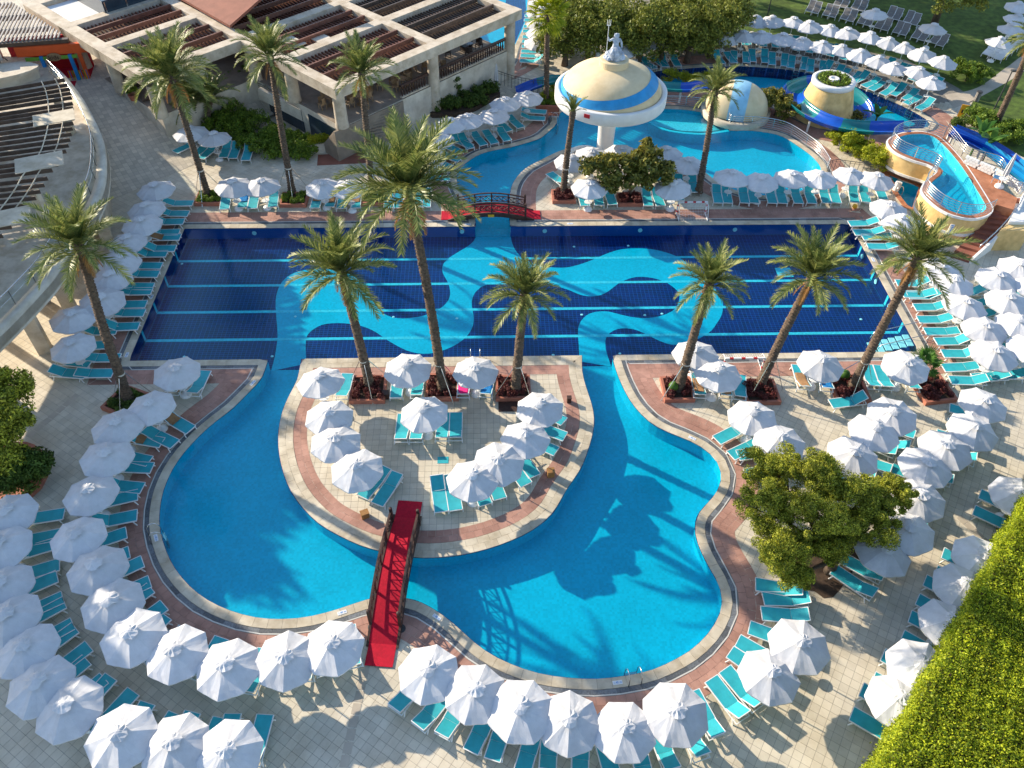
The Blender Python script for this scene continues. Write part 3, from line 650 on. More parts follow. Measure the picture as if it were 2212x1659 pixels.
def lounger(x, y, ang, label, group, back=None, sling='sling', towel=None):
    back = back or random.choice((8, 22, 22, 34)); key = (back, sling)
    if key not in LM: key = [k for k in LM if k[1] == sling][0]
    m = LM[key]; Z = (0, 0, 0)
    pr = [('frame', m['frame'], Z, Z, [])] + [('leg', m[k], Z, Z, []) for k in ('leg_fa', 'leg_fb', 'leg_ra', 'leg_rb')] + [('seat', m['seat'], Z, Z, []), ('backrest', m['backrest'], Z, Z, [('back_frame', m['back_frame'], Z, Z)])]
    o = place(pr, 'sun_lounger', (x, y, 0), ang, label, 'sun lounger', group); LOUNGE.append((x, y))
    if towel:
        key = towel
        if key not in TOWEL: TOWEL[key] = towel_mesh(*towel)
        t = link('towel', TOWEL[key], None, (x, y, 0), ang); tag(t, {'towel_brown': 'brown', 'towel_pink': 'pink', 'towel_blue': 'blue'}[towel[0]]+' towel on '+label.replace('turquoise ', '').replace('under the ', 'at ').replace('from the ', 'from '), 'towel', 'towels on loungers')
    return o
def lounger_fh(F, H, label, group, back=None, **k):
    """by the ground points under its foot and its head end"""
    a = math.atan2(F[1]-H[1], F[0]-H[0]); cx, cy = (F[0]+H[0])/2, (F[1]+H[1])/2
    return lounger(cx, cy, a, label, group, back, **k)
SIDES = (('left', 'right'), )
def screen_x(x, y): return (x-.03*y)/(32+.69*y)
def pair(x, y, f, where, group, ahead=.5, side=.55, back=None, only=None, towels=(None, None)):
    """two loungers beside the parasol at x,y with their feet towards direction f"""
    a = math.atan2(f[1], f[0]); c, s = math.cos(a), math.sin(a); pts = []
    for q in (-1, 1):
        if only and q != only: continue
        pts.append((x+c*ahead-s*side*q, y+s*ahead+c*side*q))
    def d(p): return p
    vert = len(pts) == 2 and abs(pts[0][1]-pts[1][1]) > abs(pts[0][0]-pts[1][0])*1.2
    pts.sort(key=lambda p: (-p[1] if vert else p[0]))
    for i, p in enumerate(pts):
        w = '' if len(pts) == 1 else (('upper ', 'lower ') if vert else ('left ', 'right '))[i]
        lounger(p[0], p[1], a+random.uniform(-.05, .05), f'{w}turquoise lounger {where}', group, back, towel=towels[i])
def row(pts, phrase, group, lgroup, face, ahead=.5, side=.55, skip=(), only={}, towels={}, back=None):
    """parasols along a row with their loungers; face = a direction, or an outline to turn the feet to"""
    for i, (x, y) in enumerate(pts):
        parasol(x, y, f'{ORD[i+1]} white parasol {phrase}', group)
        if i in skip: continue
        if isinstance(face, list): q = nearest((x, y), face); f = (q[0]-x, q[1]-y)
        else: f = face
        pair(x, y, f, f'under {ORD[i+1]} parasol {phrase}', lgroup, ahead, side, back, only.get(i), towels.get(i, (None, None)))
Z_ = 2.2
GP = 'white parasols around the pools'; GL = 'turquoise sun loungers around the pools'
row([(-21.79,46.92),(-21.88,44.77),(-21.68,43.04),(-22.08,41.29),(-22.05,39.27),(-22.02,37.60),(-21.90,35.65),(-23.04,34.10),(-22.21,31.90)], 'from the top beside the rectangular pool\'s left end', GP, GL, (1, 0), .85, .60, towels={2: (('towel_brown', -.9, -.1), None)})
row([(-16.17,29.88),(-16.82,27.50),(-18.10,26.12),(-18.11,24.29),(-18.10,22.16),(-17.86,19.87),(-16.53,18.19),(-15.46,16.63),(-14.11,15.18),(-12.25,14.48),(-10.13,13.78),(-8.10,14.14),(-6.20,14.51)], 'from the top along the lagoon\'s left bank', GP, GL, W1, .60, .58, towels={0: (('towel_brown', -.9, .1), None), 1: (('towel_brown', -.9, .0, 3), None), 2: (('towel_brown', -.9, .1), None)})
row([(-21.41,21.22),(-20.92,19.38),(-20.18,17.45),(-19.29,16.05),(-18.14,14.70),(-17.07,13.23),(-15.58,12.41),(-13.48,11.27),(-11.45,10.90),(-9.53,10.85)], 'from the top in the far-left outer row', GP, GL, W1, .75, .60)
row([(-2.43,13.41),(-0.69,12.56),(1.07,11.82),(2.82,11.44),(4.89,10.97),(6.90,11.67)], 'right of the long footbridge on the near bank', GP, GL, W1, -.55, .60)
row([(10.69,12.91),(12.25,14.18)], 'of the pair at the lagoon\'s lower right corner', GP, GL, W1, .8, .62, skip=(0, 1))
row([(-8.60,28.92),(-7.94,26.68),(-7.39,24.93),(-6.10,23.34)], 'from the top on the island\'s left side', GP, GL, (-1, .1), .2, .5, skip=(0, 1, 2, 3))
row([(2.68,26.98),(1.79,25.01),(0.43,23.78),(-0.77,22.58)], 'from the top on the island\'s right side', GP, GL, (-1, .1), .2, .5, skip=(0, 1, 2, 3))
row([(-4.17,29.84),(-3.10,26.78),(-0.62,29.65)], 'from the left in the middle of the island', GP, GL, (0, 1), .2, .5, skip=(0, 1, 2))
row([(11.26,30.66),(12.07,29.15),(17.72,29.85),(22.39,29.73)], 'from the left on the near side of the lane pool, right deck', GP, GL, (0, 1), 0, .5, skip=(0, 1, 2, 3))
row([(13.30,26.16),(14.15,24.54)], 'down the lagoon\'s right bank above the big juniper', GP, GL, W1, .6, .58)
row([(20.40,26.31),(19.00,25.12),(17.46,23.72)], 'of the slanting trio above the big juniper', GP, GL, (-.8, .5), -.45, .58)
row([(25.28,26.94),(23.87,25.17),(22.17,23.97),(20.73,22.96),(19.81,21.16)], 'of the slanting row right of the big juniper', GP, GL, (-.85, .45), .1, .58)
row([(18.56,19.37),(16.98,18.29)], 'below the big juniper', GP, GL, (-.6, .7), .2, .58, skip=(0, 1))
row([(24.41,21.14),(21.29,17.94),(19.91,16.55),(18.62,14.88),(16.81,13.14),(15.45,11.74)], 'from the top beside the tall clipped hedge', GP, GL, (-.8, .6), .25, .58)
row([(26.51,44.14),(26.91,42.57),(27.46,37.75),(27.73,36.56),(27.53,34.39),(27.83,32.53),(27.41,30.42)], 'from the top right of the rectangular pool', GP, GL, (-1, 0), 1.0, .52)
row([(30.55,36.86),(30.35,34.83),(29.97,32.88),(29.71,30.82)], 'in the second row right of the rectangular pool', GP, GL, (-1, 0), .9, .52)
row([(32.43,37.81),(32.36,36.15)], 'in the third row at the far right edge', GP, GL, (-1, 0), .8, .52)
row([(-21.29,54.22),(-19.55,53.56)], 'of the pair by the dark hut', GP, GL, (0, -1), .3, .5, skip=(0, 1))
row([(-16.86,47.26),(-14.94,47.30),(-10.89,47.26),(-9.10,46.90)], 'from the left behind the rectangular pool, below the restaurant', GP, GL, (0, -1), .3, .5, skip=(0, 1, 2, 3))
row([(3.38,59.68),(1.66,58.64),(0.74,56.83),(-1.17,56.14),(-2.53,55.38),(-3.42,53.25),(-4.05,50.96)], 'from the top on the upper pool\'s left bank', GP, GL, W1, .55, .55, only={})
row([(6.05,50.20),(7.60,51.06),(9.80,51.35),(12.99,51.20),(14.35,49.77),(7.06,46.91),(12.78,46.86)], 'around the magnolia', GP, GL, (0, -1), .3, .5, skip=(0, 1, 2, 5, 6))
row([(16.95,47.96),(19.02,47.65),(21.17,47.92),(23.11,47.96),(25.36,48.35),(26.89,47.64)], 'from the left before the round upper pool', GP, GL, (0, -1), .3, .5, skip=(0, 1, 2, 3, 4, 5))
row([(21.24,70.57),(23.01,70.76),(24.66,70.76),(26.34,70.09),(27.92,69.43),(29.41,68.68),(30.91,68.04),(32.19,67.04),(33.40,65.79),(34.32,64.50),(35.83,63.64),(36.50,61.91)], 'from the left in the slide pool\'s front row', GP, GL, W4, .95, .55)
row([(23.52,74.24),(24.88,74.25),(26.40,73.84),(28.27,73.54),(29.53,72.73),(31.15,72.23),(32.60,71.25),(34.14,70.38),(35.45,69.43),(36.63,68.40),(37.76,67.12),(38.80,65.70)], 'from the left in the slide pool\'s back row', GP, GL, W4, .95, .55)
row([(11.94,67.78),(13.23,68.51),(14.57,69.43),(16.25,69.81)], 'from the left beside the sea-god statue', GP, GL, W4, .8, .55)
row([(36.62,75.63),(40.73,72.34)], 'on the shaded lawn', GP, GL, (0, -1), .4, .5, skip=(0, 1))
row([(51.05,77.52),(49.50,74.61),(47.87,72.15),(45.56,69.62)], 'from the top on the right lawn', GP, GL, (-.5, -.8), 0, .5, skip=(0, 1, 2, 3))
row([(5.53,78.13),(5.31,75.66),(5.14,73.40),(4.99,71.42),(4.81,69.52)], 'from the top beside the far slide pool', GP, GL, (-1, .1), .6, .5)
row([(6.16,77.04),(5.97,74.72),(5.79,72.50)], 'in the second row beside the far slide pool', GP, GL, (-1, .1), .6, .5, skip=(0, 1, 2))
# two more loungers at the lower end of the left row, and those the photograph shows in full
for i, (F, H) in enumerate([[(-21.79,32.04),(-23.84,32.37)], [(-21.67,31.20),(-23.84,31.48)]]):
    lounger_fh(F, H, f'{("upper", "lower")[i]} turquoise lounger of the bare pair beside the pool\'s lower left corner', GL, 22)
def group_fh(lst, where, towels={}, backs={}):
    for i, (F, H) in enumerate(lst): lounger_fh(F, H, f'{ORD[i+1]} turquoise lounger {where}', GL, backs.get(i, 22), towel=towels.get(i))
P2 = lambda L: [(L[i], L[i+1]) for i in range(0, len(L), 2)]
group_fh(P2([(-6.04,22.78),(-5.06,24.43),(-5.31,22.32),(-4.46,24.10),(-2.24,21.84),(-2.54,23.79),(-1.58,21.93),(-1.88,23.84),(-0.23,22.40),(-0.72,23.87),(0.47,22.72),(0.04,24.21),(1.67,23.59),(1.01,24.79),(2.09,24.14),(1.51,25.27)]), 'from the left along the island\'s near edge', backs={0: 8, 1: 8, 2: 34})
group_fh(P2([(-4.40,27.92),(-4.43,26.20),(-3.65,27.90),(-3.67,26.18),(-2.32,27.99),(-2.37,26.21),(-1.67,27.99),(-1.67,26.22)]), 'from the left under the island\'s middle parasol', backs={0: 22, 1: 22})
group_fh(P2([(-4.88,30.85),(-4.88,29.30),(-3.78,30.83),(-3.80,29.28),(-1.27,30.84),(-1.32,29.29),(0.06,30.82),(-0.10,29.32)]), 'from the left along the island\'s top edge', towels={2: ('towel_pink', -.9, .9, 5), 3: ('towel_blue', -.9, .9, 6)}, backs={0: 8})
group_fh(P2([(3.72,27.50),(2.61,28.33),(3.57,26.50),(2.55,27.04),(3.06,25.58),(2.11,26.17)]), 'from the top at the island\'s right shore')
group_fh(P2([(-7.64,30.90),(-7.75,29.24)]), 'beside the island\'s top left parasol')
group_fh(P2([(8.03,12.93),(8.60,11.29),(8.91,13.45),(9.76,11.91),(9.56,13.82),(10.45,12.35)]), 'from the left in the trio by the near bank\'s right end', backs={1: 34, 2: 34})
group_fh(P2([(11.81,17.70),(13.47,17.32),(11.86,17.02),(13.80,16.94),(11.63,16.33),(13.53,16.11),(11.40,15.49),(12.23,15.12),(10.78,14.78),(11.41,14.33),(10.25,14.32),(10.96,13.68)]), 'from the top down the lagoon\'s lower right bank', backs={1: 22})
group_fh(P2([(15.91,18.97),(17.32,17.88),(15.39,18.35),(16.69,17.06)]), 'of the pair below the juniper')
group_fh(P2([(17.29,31.17),(17.18,29.46),(18.70,30.90),(18.39,29.38),(21.19,31.13),(21.00,29.39),(21.88,31.07),(21.70,29.32),(23.31,30.70),(23.14,29.39)]), 'from the left before the pool steps, right deck', towels={0: ('towel_brown', -.95, .3, 1), 1: ('towel_blue', -.9, .9, 2)})
group_fh(P2([(11.53,30.67),(11.37,28.94),(13.02,30.53),(12.77,28.91),(13.86,30.39),(13.51,28.84)]), 'from the left by the near goal', towels={0: ('towel_brown', -.6, .5, 4), 1: ('towel_brown', -.95, -.1, 7)})
group_fh(P2([(18.30,28.31),(20.20,28.61)]), 'standing alone in the middle of the right deck', backs={0: 34})
group_fh(P2([(26.74,30.10),(28.81,30.25)]), 'standing alone near the small fan palm', backs={0: 22})
group_fh(P2([(16.17,46.97),(16.37,49.27),(16.82,46.96),(17.07,49.26),(18.01,46.95),(18.26,49.25),(18.65,46.94),(18.96,49.24),(19.94,46.89),(20.17,49.19),(20.65,46.88),(20.92,49.18),(21.78,46.87),(21.93,49.17),(22.70,46.86),(22.95,49.16),(23.75,46.88),(24.00,49.19),(24.45,46.88),(24.73,49.18),(25.71,46.90),(26.21,49.21),(26.55,46.95),(26.95,49.24),(27.92,47.59),(28.11,49.25)]), 'from the left facing the rectangular pool\'s far side')
group_fh(P2([(-17.68,46.71),(-17.93,48.76),(-16.52,46.88),(-16.70,48.99),(-15.81,46.69),(-16.00,48.93),(-14.47,46.80),(-14.70,49.16),(-11.61,46.88),(-11.58,48.78),(-10.63,46.99),(-10.60,48.93)]), 'from the left in the towel row behind the rectangular pool', towels={1: ('towel_blue', -.5, .3, 8), 4: ('towel_brown', -.9, .2, 9), 5: ('towel_brown', -.9, .5, 10)})
group_fh(P2([(-9.81,46.71),(-9.86,48.77),(-8.84,46.70),(-8.96,48.91),(-6.60,46.67),(-6.66,48.89),(-5.97,46.67),(-6.01,48.88),(-4.63,46.65),(-4.67,49.10),(-4.08,46.64),(-4.09,49.09)]), 'from the left of the palm behind the rectangular pool', towels={1: ('towel_brown', -.9, .3, 11)})
group_fh(P2([(-23.33,54.88),(-22.60,55.94),(-22.73,54.33),(-21.84,55.53),(-21.16,53.91),(-20.82,55.26),(-20.74,53.41),(-20.12,54.92),(-19.19,53.19),(-19.22,55.58),(-18.49,53.03),(-18.51,55.46),(-17.48,52.69),(-17.54,55.23)]), 'from the left in the row by the dark hut')
group_fh(P2([(6.88,46.80),(6.77,48.94),(7.86,46.97),(7.87,48.93),(8.80,47.05),(8.64,48.96),(11.26,47.12),(11.31,48.54),(12.09,47.11),(11.99,48.53),(13.50,47.75),(13.40,49.10),(4.79,50.89),(5.60,49.68)]), 'from the left below the magnolia')
g = [[(31.70,79.52),(33.02,81.96)], [(32.20,79.15),(33.45,81.58)], [(35.05,81.21),(36.19,83.33)], [(35.36,80.45),(36.78,82.94)], [(33.11,78.61),(34.45,81.01)], [(33.60,78.25),(34.88,80.64)], [(36.46,80.27),(37.69,82.36)], [(36.89,79.71),(38.29,82.06)], [(34.54,77.71),(35.94,80.08)], [(35.00,77.18),(36.46,79.71)], [(35.94,76.83),(37.29,79.05)], [(36.39,76.30),(37.80,78.69)], [(37.20,75.71),(38.59,77.97)], [(37.71,75.27),(39.12,77.54)], [(39.22,78.25),(40.55,80.46)], [(39.63,77.72),(41.04,79.91)], [(40.57,77.18),(41.89,79.28)], [(40.91,76.48),(42.40,78.80)], [(38.64,74.76),(39.99,76.83)], [(39.04,74.25),(40.46,76.48)], [(39.96,73.58),(41.44,75.72)], [(40.36,73.09),(41.90,75.17)], [(41.26,72.60),(42.74,74.49)], [(41.65,71.95),(43.21,74.02)]]
g.sort(key=lambda q: screen_x(*q[0]))
for i, (F, H) in enumerate(g):
    lounger_fh(F, H, f'{ORD[i+1]} grey sling lounger from the left on the shaded lawn', 'grey loungers on the shaded lawn', 34, sling='sling_grey')
g = [[(45.07,70.04),(46.91,72.10)], [(45.43,69.58),(47.27,71.62)], [(45.71,69.11),(47.56,71.14)], [(46.63,69.88),(48.36,71.78)], [(47.48,70.66),(49.17,72.59)], [(48.35,71.46),(50.00,73.41)], [(49.24,72.43),(50.84,74.42)]]
for i, (F, H) in enumerate(g): lounger_fh(F, H, f'{ORD[i+1]} white plastic lounger from the left on the right lawn', 'white loungers on the right lawn', 30, sling='white')

# ------------------------------------------------------------------ palms
def frond_mesh(elev, droop, seed, leaf=.225, nl=46, mat='leaf_palm', spread=52):
    """unit-length pinnate frond leaving the crown along +x at the given elevation and bending down"""
    r = random.Random(seed); mb = MB(); pts = []; p = Vector((0, 0, 0)); e = R_(elev); n = 18
    for i in range(n+1):
        pts.append(p.copy()); a = e - R_(droop)*(i/n)**1.5; p += Vector((math.cos(a), 0, math.sin(a)))/n
    mb.tube(pts, [.012*(1-.85*i/n)+.002 for i in range(n+1)], 4, False)
    for side in (-1, 1):
        for k in range(nl):
            t = .14+.86*(k+r.random()*.6)/nl; i = min(n-1, int(t*n)); f = t*n-i; q = pts[i].lerp(pts[i+1], f); d = (pts[i+1]-pts[i]).normalized()
            lat = Vector((0, side, 0)); up = lat.cross(d)*(-side) if False else Vector((-d.z, 0, d.x))
            L = leaf*(.35+.65*math.sin(math.pi*min(1, t*1.02)**.8))*r.uniform(.8, 1.15); a = R_(spread-18*t+r.uniform(-9, 9))
            v = d*math.cos(a)+(lat*math.cos(R_(28))+up*math.sin(R_(28+r.uniform(-14, 14))))*math.sin(a); v.normalize()
            tip = q+v*L+Vector((0, 0, -.25*L*L/leaf*r.uniform(.4, 1.2))); w = d*.019
            m_ = q.lerp(tip, .45)+Vector((0, 0, .02*L)); s = len(mb.v)
            mb.v.extend([tuple(q-w*.5), tuple(q+w*.5), tuple(m_+w*.55), tuple(m_-w*.55), tuple(tip)]); mb.f.extend([(s, s+1, s+2, s+3), (s+3, s+2, s+4)])
    return mb.mesh('frond', mat)
FR = {}
for i, (e_, d_) in enumerate(((84, 28), (70, 48), (54, 66), (36, 78), (16, 74), (-6, 58), (-38, 40))): FR[i] = [frond_mesh(e_+q, d_+3*q, 10*i+q) for q in (-3, 2, 5)]
FR['dry'] = [frond_mesh(-58, 24, 90, mat='leaf_palm_dry')]
def trunk_mesh(P, r0, r1, seed, ring=.19, scale=.24, mat='trunk_palm'):
    """curved palm trunk ringed with the stubs of old leaf bases"""
    r = random.Random(seed); mb = MB(); n = 12; L = sum((Vector(b)-Vector(a)).length for a, b in zip(P, P[1:])); k = int(L/ring); C = spline(P, L/(k*2.2))
    m = len(C)
    for i, c in enumerate(C):
        t = i/(m-1); R = (r0+(r1-r0)*t)*(1+.35*max(0, 1-t*14)); R *= 1+(.22*max(0, (t-.93)/.07))
        for j in range(n):
            a = 2*math.pi*(j+.5*(i % 2))/n; q = R*(1+scale*(1 if i % 2 else -.6)*r.uniform(.5, 1.3)); mb.v.append((c[0]+q*math.cos(a), c[1]+q*math.sin(a), c[2]+r.uniform(-.02, .02)))
    for i in range(m-1):
        for j in range(n):
            a, b = i*n+j, i*n+(j+1) % n; o = n; mb.f.append((a, b, b+o, a+o))
    mb.f.append(tuple((m-1)*n+j for j in range(n)))
    return mb.mesh('trunk', mat)
def palm(base, top, h, flen, nf, label, group, mix=(6, 9, 10, 9, 6, 3, 1), r0=.25, r1=.20, seed=0, z0=.15, bend=.35, dry=5, name='date_palm'):
    random.seed(100+seed); B = Vector((base[0], base[1], z0)); T = Vector((top[0], top[1], h)); root = empty(name, (B.x, B.y, 0), label, 'palm tree', group)
    mid = B.lerp(T, .5)+Vector(((B.x-T.x)*bend*.25, (B.y-T.y)*bend*.25, 0)); loc = lambda v: (v.x-B.x, v.y-B.y, v.z)
    link('trunk', trunk_mesh([loc(B), loc(mid), loc(T)], r0, r1, seed), root)
    ax = (T-mid).normalized(); tot = sum(mix); az = random.uniform(0, 6.28)
    MB().lathe([(.02, .45), (r1*1.0, .28), (r1*1.35, .05), (r1*1.1, -.2)], 10, loc(T)).build('crown_shaft', 'trunk_palm', root)
    for lv, q in enumerate(mix):
        for k in range(round(nf*q/tot)):
            az += 2.39996+random.uniform(-.25, .25); f = link('frond', random.choice(FR[lv]), root, (loc(T)[0]+math.cos(az)*r1*.5, loc(T)[1]+math.sin(az)*r1*.5, h+.22-.06*lv))
            s = flen*random.uniform(.85, 1.1)*(1.0 if lv > 0 else .8); f.scale = (s, s, s); f.rotation_euler = (random.uniform(-.1, .1), random.uniform(-.08, .08), az)
    for k in range(dry):
        az += 2.4; f = link('dry_frond', FR['dry'][0], root, (loc(T)[0], loc(T)[1], h-.05)); f.scale = (flen*.55,)*3; f.rotation_euler = (0, 0, az)
    return root
GPm = 'date palms around the pools'
PALMS = [  # base, crown, height, frond length, fronds, label
 ([(-19.06,29.45)][0], [(-18.10,29.71)][0], 9.9, 2.55, 46, 'tall date palm leaning at the left end of the rectangular pool'),
 ([(-6.38,30.23)][0], [(-6.85,30.31)][0], 7.8, 2.75, 50, 'date palm at the island\'s left corner, leaning over the pool'),
 ([(-2.40,29.92)][0], [(-3.29,30.11)][0], 12.3, 3.5, 54, 'tallest date palm, on the island, its crown over the upper deck'),
 ([(1.49,29.68)][0], [(1.84,29.86)][0], 6.7, 2.2, 44, 'shorter date palm at the island\'s right corner'),
 ([(10.38,29.69)][0], [(10.69,29.81)][0], 7.3, 2.05, 44, 'date palm beside the near water-polo goal, left of it'),
 ([(14.91,29.95)][0], [(15.69,30.02)][0], 7.5, 2.5, 48, 'date palm just right of the near water-polo goal'),
 ([(19.97,29.69)][0], [(20.23,29.72)][0], 8.8, 2.4, 46, 'date palm leaning right before the pool steps'),
 ([(-19.29,48.77)][0], [(-19.35,48.77)][0], 8.6, 3.1, 54, 'date palm with orange fruit stalks left behind the rectangular pool'),
 ([(-13.50,49.00)][0], [(-13.10,49.11)][0], 9.7, 2.4, 44, 'tall slim date palm before the restaurant, second from the left'),
 ([(-7.90,48.94)][0], [(-7.60,48.82)][0], 8.8, 2.3, 44, 'tall slim date palm before the restaurant\'s near corner'),
 ([(5.49,48.80)][0], [(5.77,48.81)][0], 6.1, 1.25, 26, 'thin date palm with a tied-up crown before the mushroom fountain'),
 ([(15.10,48.70)][0], [(14.82,48.69)][0], 7.6, 1.95, 46, 'slim date palm beside the round upper pool'),
]
for i, (b, t, h, fl, nf, lab) in enumerate(PALMS):
    mx = (8, 12, 12, 9, 6, 3, 1) if i not in (10, ) else (12, 12, 4, 0, 0, 0, 0)
    if i == 2: mx = (6, 12, 14, 10, 6, 2, 0)
    palm(b, t, h, fl, nf, lab, GPm, mx, .225 if i < 7 else .21, .175 if i < 7 else .165, i, dry=0 if i == 10 else (5, 3, 6, 4, 4, 3, 5, 6, 3, 4, 0, 3)[i])
palm([(-22.23,57.66)][0], [(-21.76,57.75)][0], 2.6, 2.3, 34, 'low bushy palm beside the dark hut', GPm, (6, 9, 9, 6, 4, 2, 0), .22, .2, 21, dry=0)
palm([(-21.33,57.30)][0], [(-20.63,58.14)][0], 2.4, 2.2, 34, 'second low bushy palm in the green bed', GPm, (6, 9, 9, 6, 4, 2, 0), .22, .2, 22, dry=0)
palm([(-22.89,58.37)][0], [(-21.50,54.74)][0], 5.4, 2.6, 40, 'date palm directly behind the one with orange stalks', GPm, (6, 9, 10, 9, 7, 4, 1), .2, .16, 23)
palm([(40.86,58.16)][0], [(37.90,54.30)][0], 8.5, 2.0, 40, 'palm leaning out of the frame on the right lawn', GPm, (5, 8, 9, 9, 7, 5, 3), .22, .18, 24)
# fan palms
def fan_frond(seed, mat='leaf_banana'):
    r = random.Random(seed); mb = MB(); mb.tube([(0, 0, 0), (.25, 0, .04), (.5, 0, 0)], .012, 4, False); n = 22
    for k in range(n):
        a = R_(-100+200*k/(n-1)); L = .5*(1-.25*abs(a)/1.8)*r.uniform(.9, 1.1); d = Vector((math.cos(a), math.sin(a), .1)); w = Vector((-math.sin(a), math.cos(a), 0))*.026; q = Vector((.5, 0, 0)); tip = q+d*L+Vector((0, 0, -.12*r.uniform(.3, 1)))
        s = len(mb.v); mb.v.extend([tuple(q), tuple(q+d*L*.55+w+Vector((0, 0, .02))), tuple(tip), tuple(q+d*L*.55-w+Vector((0, 0, -.01)))]); mb.f.append((s, s+1, s+2, s+3))
    return mb.mesh('frond', mat)
FAN = [fan_frond(s) for s in range(3)]; FAN_Y = [fan_frond(s+9, 'leaf_lime') for s in range(3)]
def fan_palm(base, top, h, size, n, label, seed, r=.14, fans=FAN, lo=-50):
    random.seed(seed); root = empty('fan_palm', (base[0], base[1], 0), label, 'palm tree'); T = (top[0]-base[0], top[1]-base[1], h)
    link('trunk', trunk_mesh([(0, 0, .1), (T[0]*.5, T[1]*.5, h*.5), T], r*1.2, r, seed), root)
    for k in range(n):
        f = link('frond', random.choice(fans), root, T); f.rotation_euler = (random.uniform(-.2, .2), -R_(75-(75-lo)*k/n), 2.4*k); f.scale = (size*random.uniform(.85, 1.1),)*3
fan_palm([(23.72,29.69)][0], [(23.67,30.24)][0], 1.0, 1.35, 13, 'small fan palm in a burgundy-planted box near the pool corner', 5, .13, lo=0)
fan_palm([(5.11,62.17)][0], [(4.78,61.01)][0], 7.6, 1.9, 34, 'tall fan palm between restaurant and mushroom fountain', 6, .17, FAN_Y)

# ------------------------------------------------------------------ mushroom fountain with the sea-god statue
MX, MY = 9.12, 54.9
mf = empty('mushroom_fountain', (MX, MY, 0), 'big mushroom-shaped fountain with cream dome, blue stripe and white rim', 'fountain')
MB().lathe([(.62, -.85), (.62, 1.0), (.68, 3.0), (.95, 3.55), (1.6, 3.85)], 32).build('column', 'white_paint', mf, True)
rim = MB().lathe([(1.4, 3.80), (3.75, 3.92), (3.98, 3.98), (4.02, 4.05), (4.02, 4.82), (3.96, 4.87), (3.72, 4.87), (3.66, 4.80), (3.55, 4.66), (3.2, 4.64)], 72).build('rim', 'white_paint', mf, True)
def dome_z(r): return 4.64+1.98*math.sqrt(max(0, 1-(r/3.62)**2))
prof = [(3.62*math.cos(a), 4.64+1.98*math.sin(a)) for a in [R_(90*i/24) for i in range(25)]]
MB().lathe(prof, 72).build('dome', 'stucco_dome', mf, True)
# the stripe sweeps round the dome at a slant: tilted band a little proud of it
mb = MB(); n = 96
for j in range(n):
    a = 2*math.pi*j/n; t0 = R_(14.5+12.0*math.cos(a-R_(15))); w = R_(15.0+3*math.cos(a-R_(-60)))
    for k in range(5):
        t = t0+w*k/4; R = 3.62*math.cos(t)*1.006+.004; mb.v.append((R*math.cos(a), R*math.sin(a), 4.645+1.98*math.sin(t)*1.006))
for j in range(n):
    for k in range(4): a, b = j*5+k, ((j+1) % n)*5+k; mb.f.append((a, b, b+1, a+1))
mb.build('blue_stripe', 'stripe_blue', mf, True)
ped = MB().lathe([(1.02, 6.45), (1.02, 6.98), (.98, 7.02), (0, 7.04)], 40).build('pedestal', 'stucco_dome', mf)
# rim lettering plate
MB().box((-2.05, -3.50, 4.55), (.42, .05, .26), rz=R_(-30)).build('sign_plate', 'red_paint', mf)
def skin_body(name, joints, edges, mat, parent, loc, sub=2, rz=0.0, scale=1.0, branch=False):
    """one continuous figure grown round a skeleton of joints (x, y, z, radius)"""
    me = bpy.data.meshes.new(name); me.from_pydata([j[:3] for j in joints], edges, []); o = link(name, me, parent, loc, rz); o.scale = (scale,)*3
    me.materials.append(M[mat]); m = o.modifiers.new('skin', 'SKIN'); m.use_smooth_shade = True; sk = me.skin_vertices[0].data
    for i, j in enumerate(joints): sk[i].radius = (j[3], j[3]*(j[4] if len(j) > 4 else 1)); 
    sk[0].use_root = True
    s = o.modifiers.new('sub', 'SUBSURF'); s.levels = sub; s.render_levels = sub
    return o
st = empty('sea_god_statue', (MX, MY, 7.04), 'pale blue-grey stone statue of a seated sea god on the dome', 'statue')
st.scale = (.78, .78, .74)
rock = MB()
for i, (x, y, z, rr) in enumerate([(0, .05, .25, .62), (.35, .2, .22, .5), (-.4, .15, .2, .5), (.1, -.35, .12, .5), (.55, -.25, .10, .4), (-.55, -.3, .12, .42), (-.2, .5, .2, .45), (.3, .55, .15, .42), (.0, .1, .62, .42), (.72, .1, .08, .3), (-.75, 0, .08, .28)]):
    r = random.Random(i); k = len(rock.v); nu, nv = 10, 6
    for v in range(nv+1):
        for u in range(nu): a, b = 2*math.pi*u/nu, math.pi*v/nv-math.pi/2; q = rr*r.uniform(.85, 1.12); rock.v.append((x+q*math.cos(b)*math.cos(a), y+q*math.cos(b)*math.sin(a), max(0, z+q*.75*math.sin(b))))
    for v in range(nv):
        for u in range(nu): a, b = k+v*nu+u, k+v*nu+(u+1) % nu; rock.f.append((a, b, b+nu, a+nu))
rock.build('rock', 'stone_statue', st)
J = [(0, 0, 1.05, .26, .9), (0, -.02, 1.35, .22, .85), (0, 0, 1.68, .29, .75), (0, .02, 1.90, .14), (0, 0, 2.06, .13), (0, -.02, 2.22, .17), (0, 0, 2.34, .13),
     (-.34, 0, 1.78, .12), (-.62, -.05, 1.62, .10), (-.72, -.10, 1.92, .075), (-.74, -.12, 2.02, .07), (.34, 0, 1.76, .12), (.50, -.02, 1.42, .10), (.52, -.15, 1.14, .08), (.52, -.24, 1.05, .07),
     (-.2, -.18, 1.0, .17), (-.28, -.62, .98, .14), (-.30, -.66, .55, .10), (-.30, -.70, .20, .08), (-.30, -.88, .16, .06), (.2, -.18, 1.0, .17), (.34, -.55, .90, .14), (.40, -.50, .48, .10), (.42, -.45, .18, .08), (.44, -.62, .14, .06)]
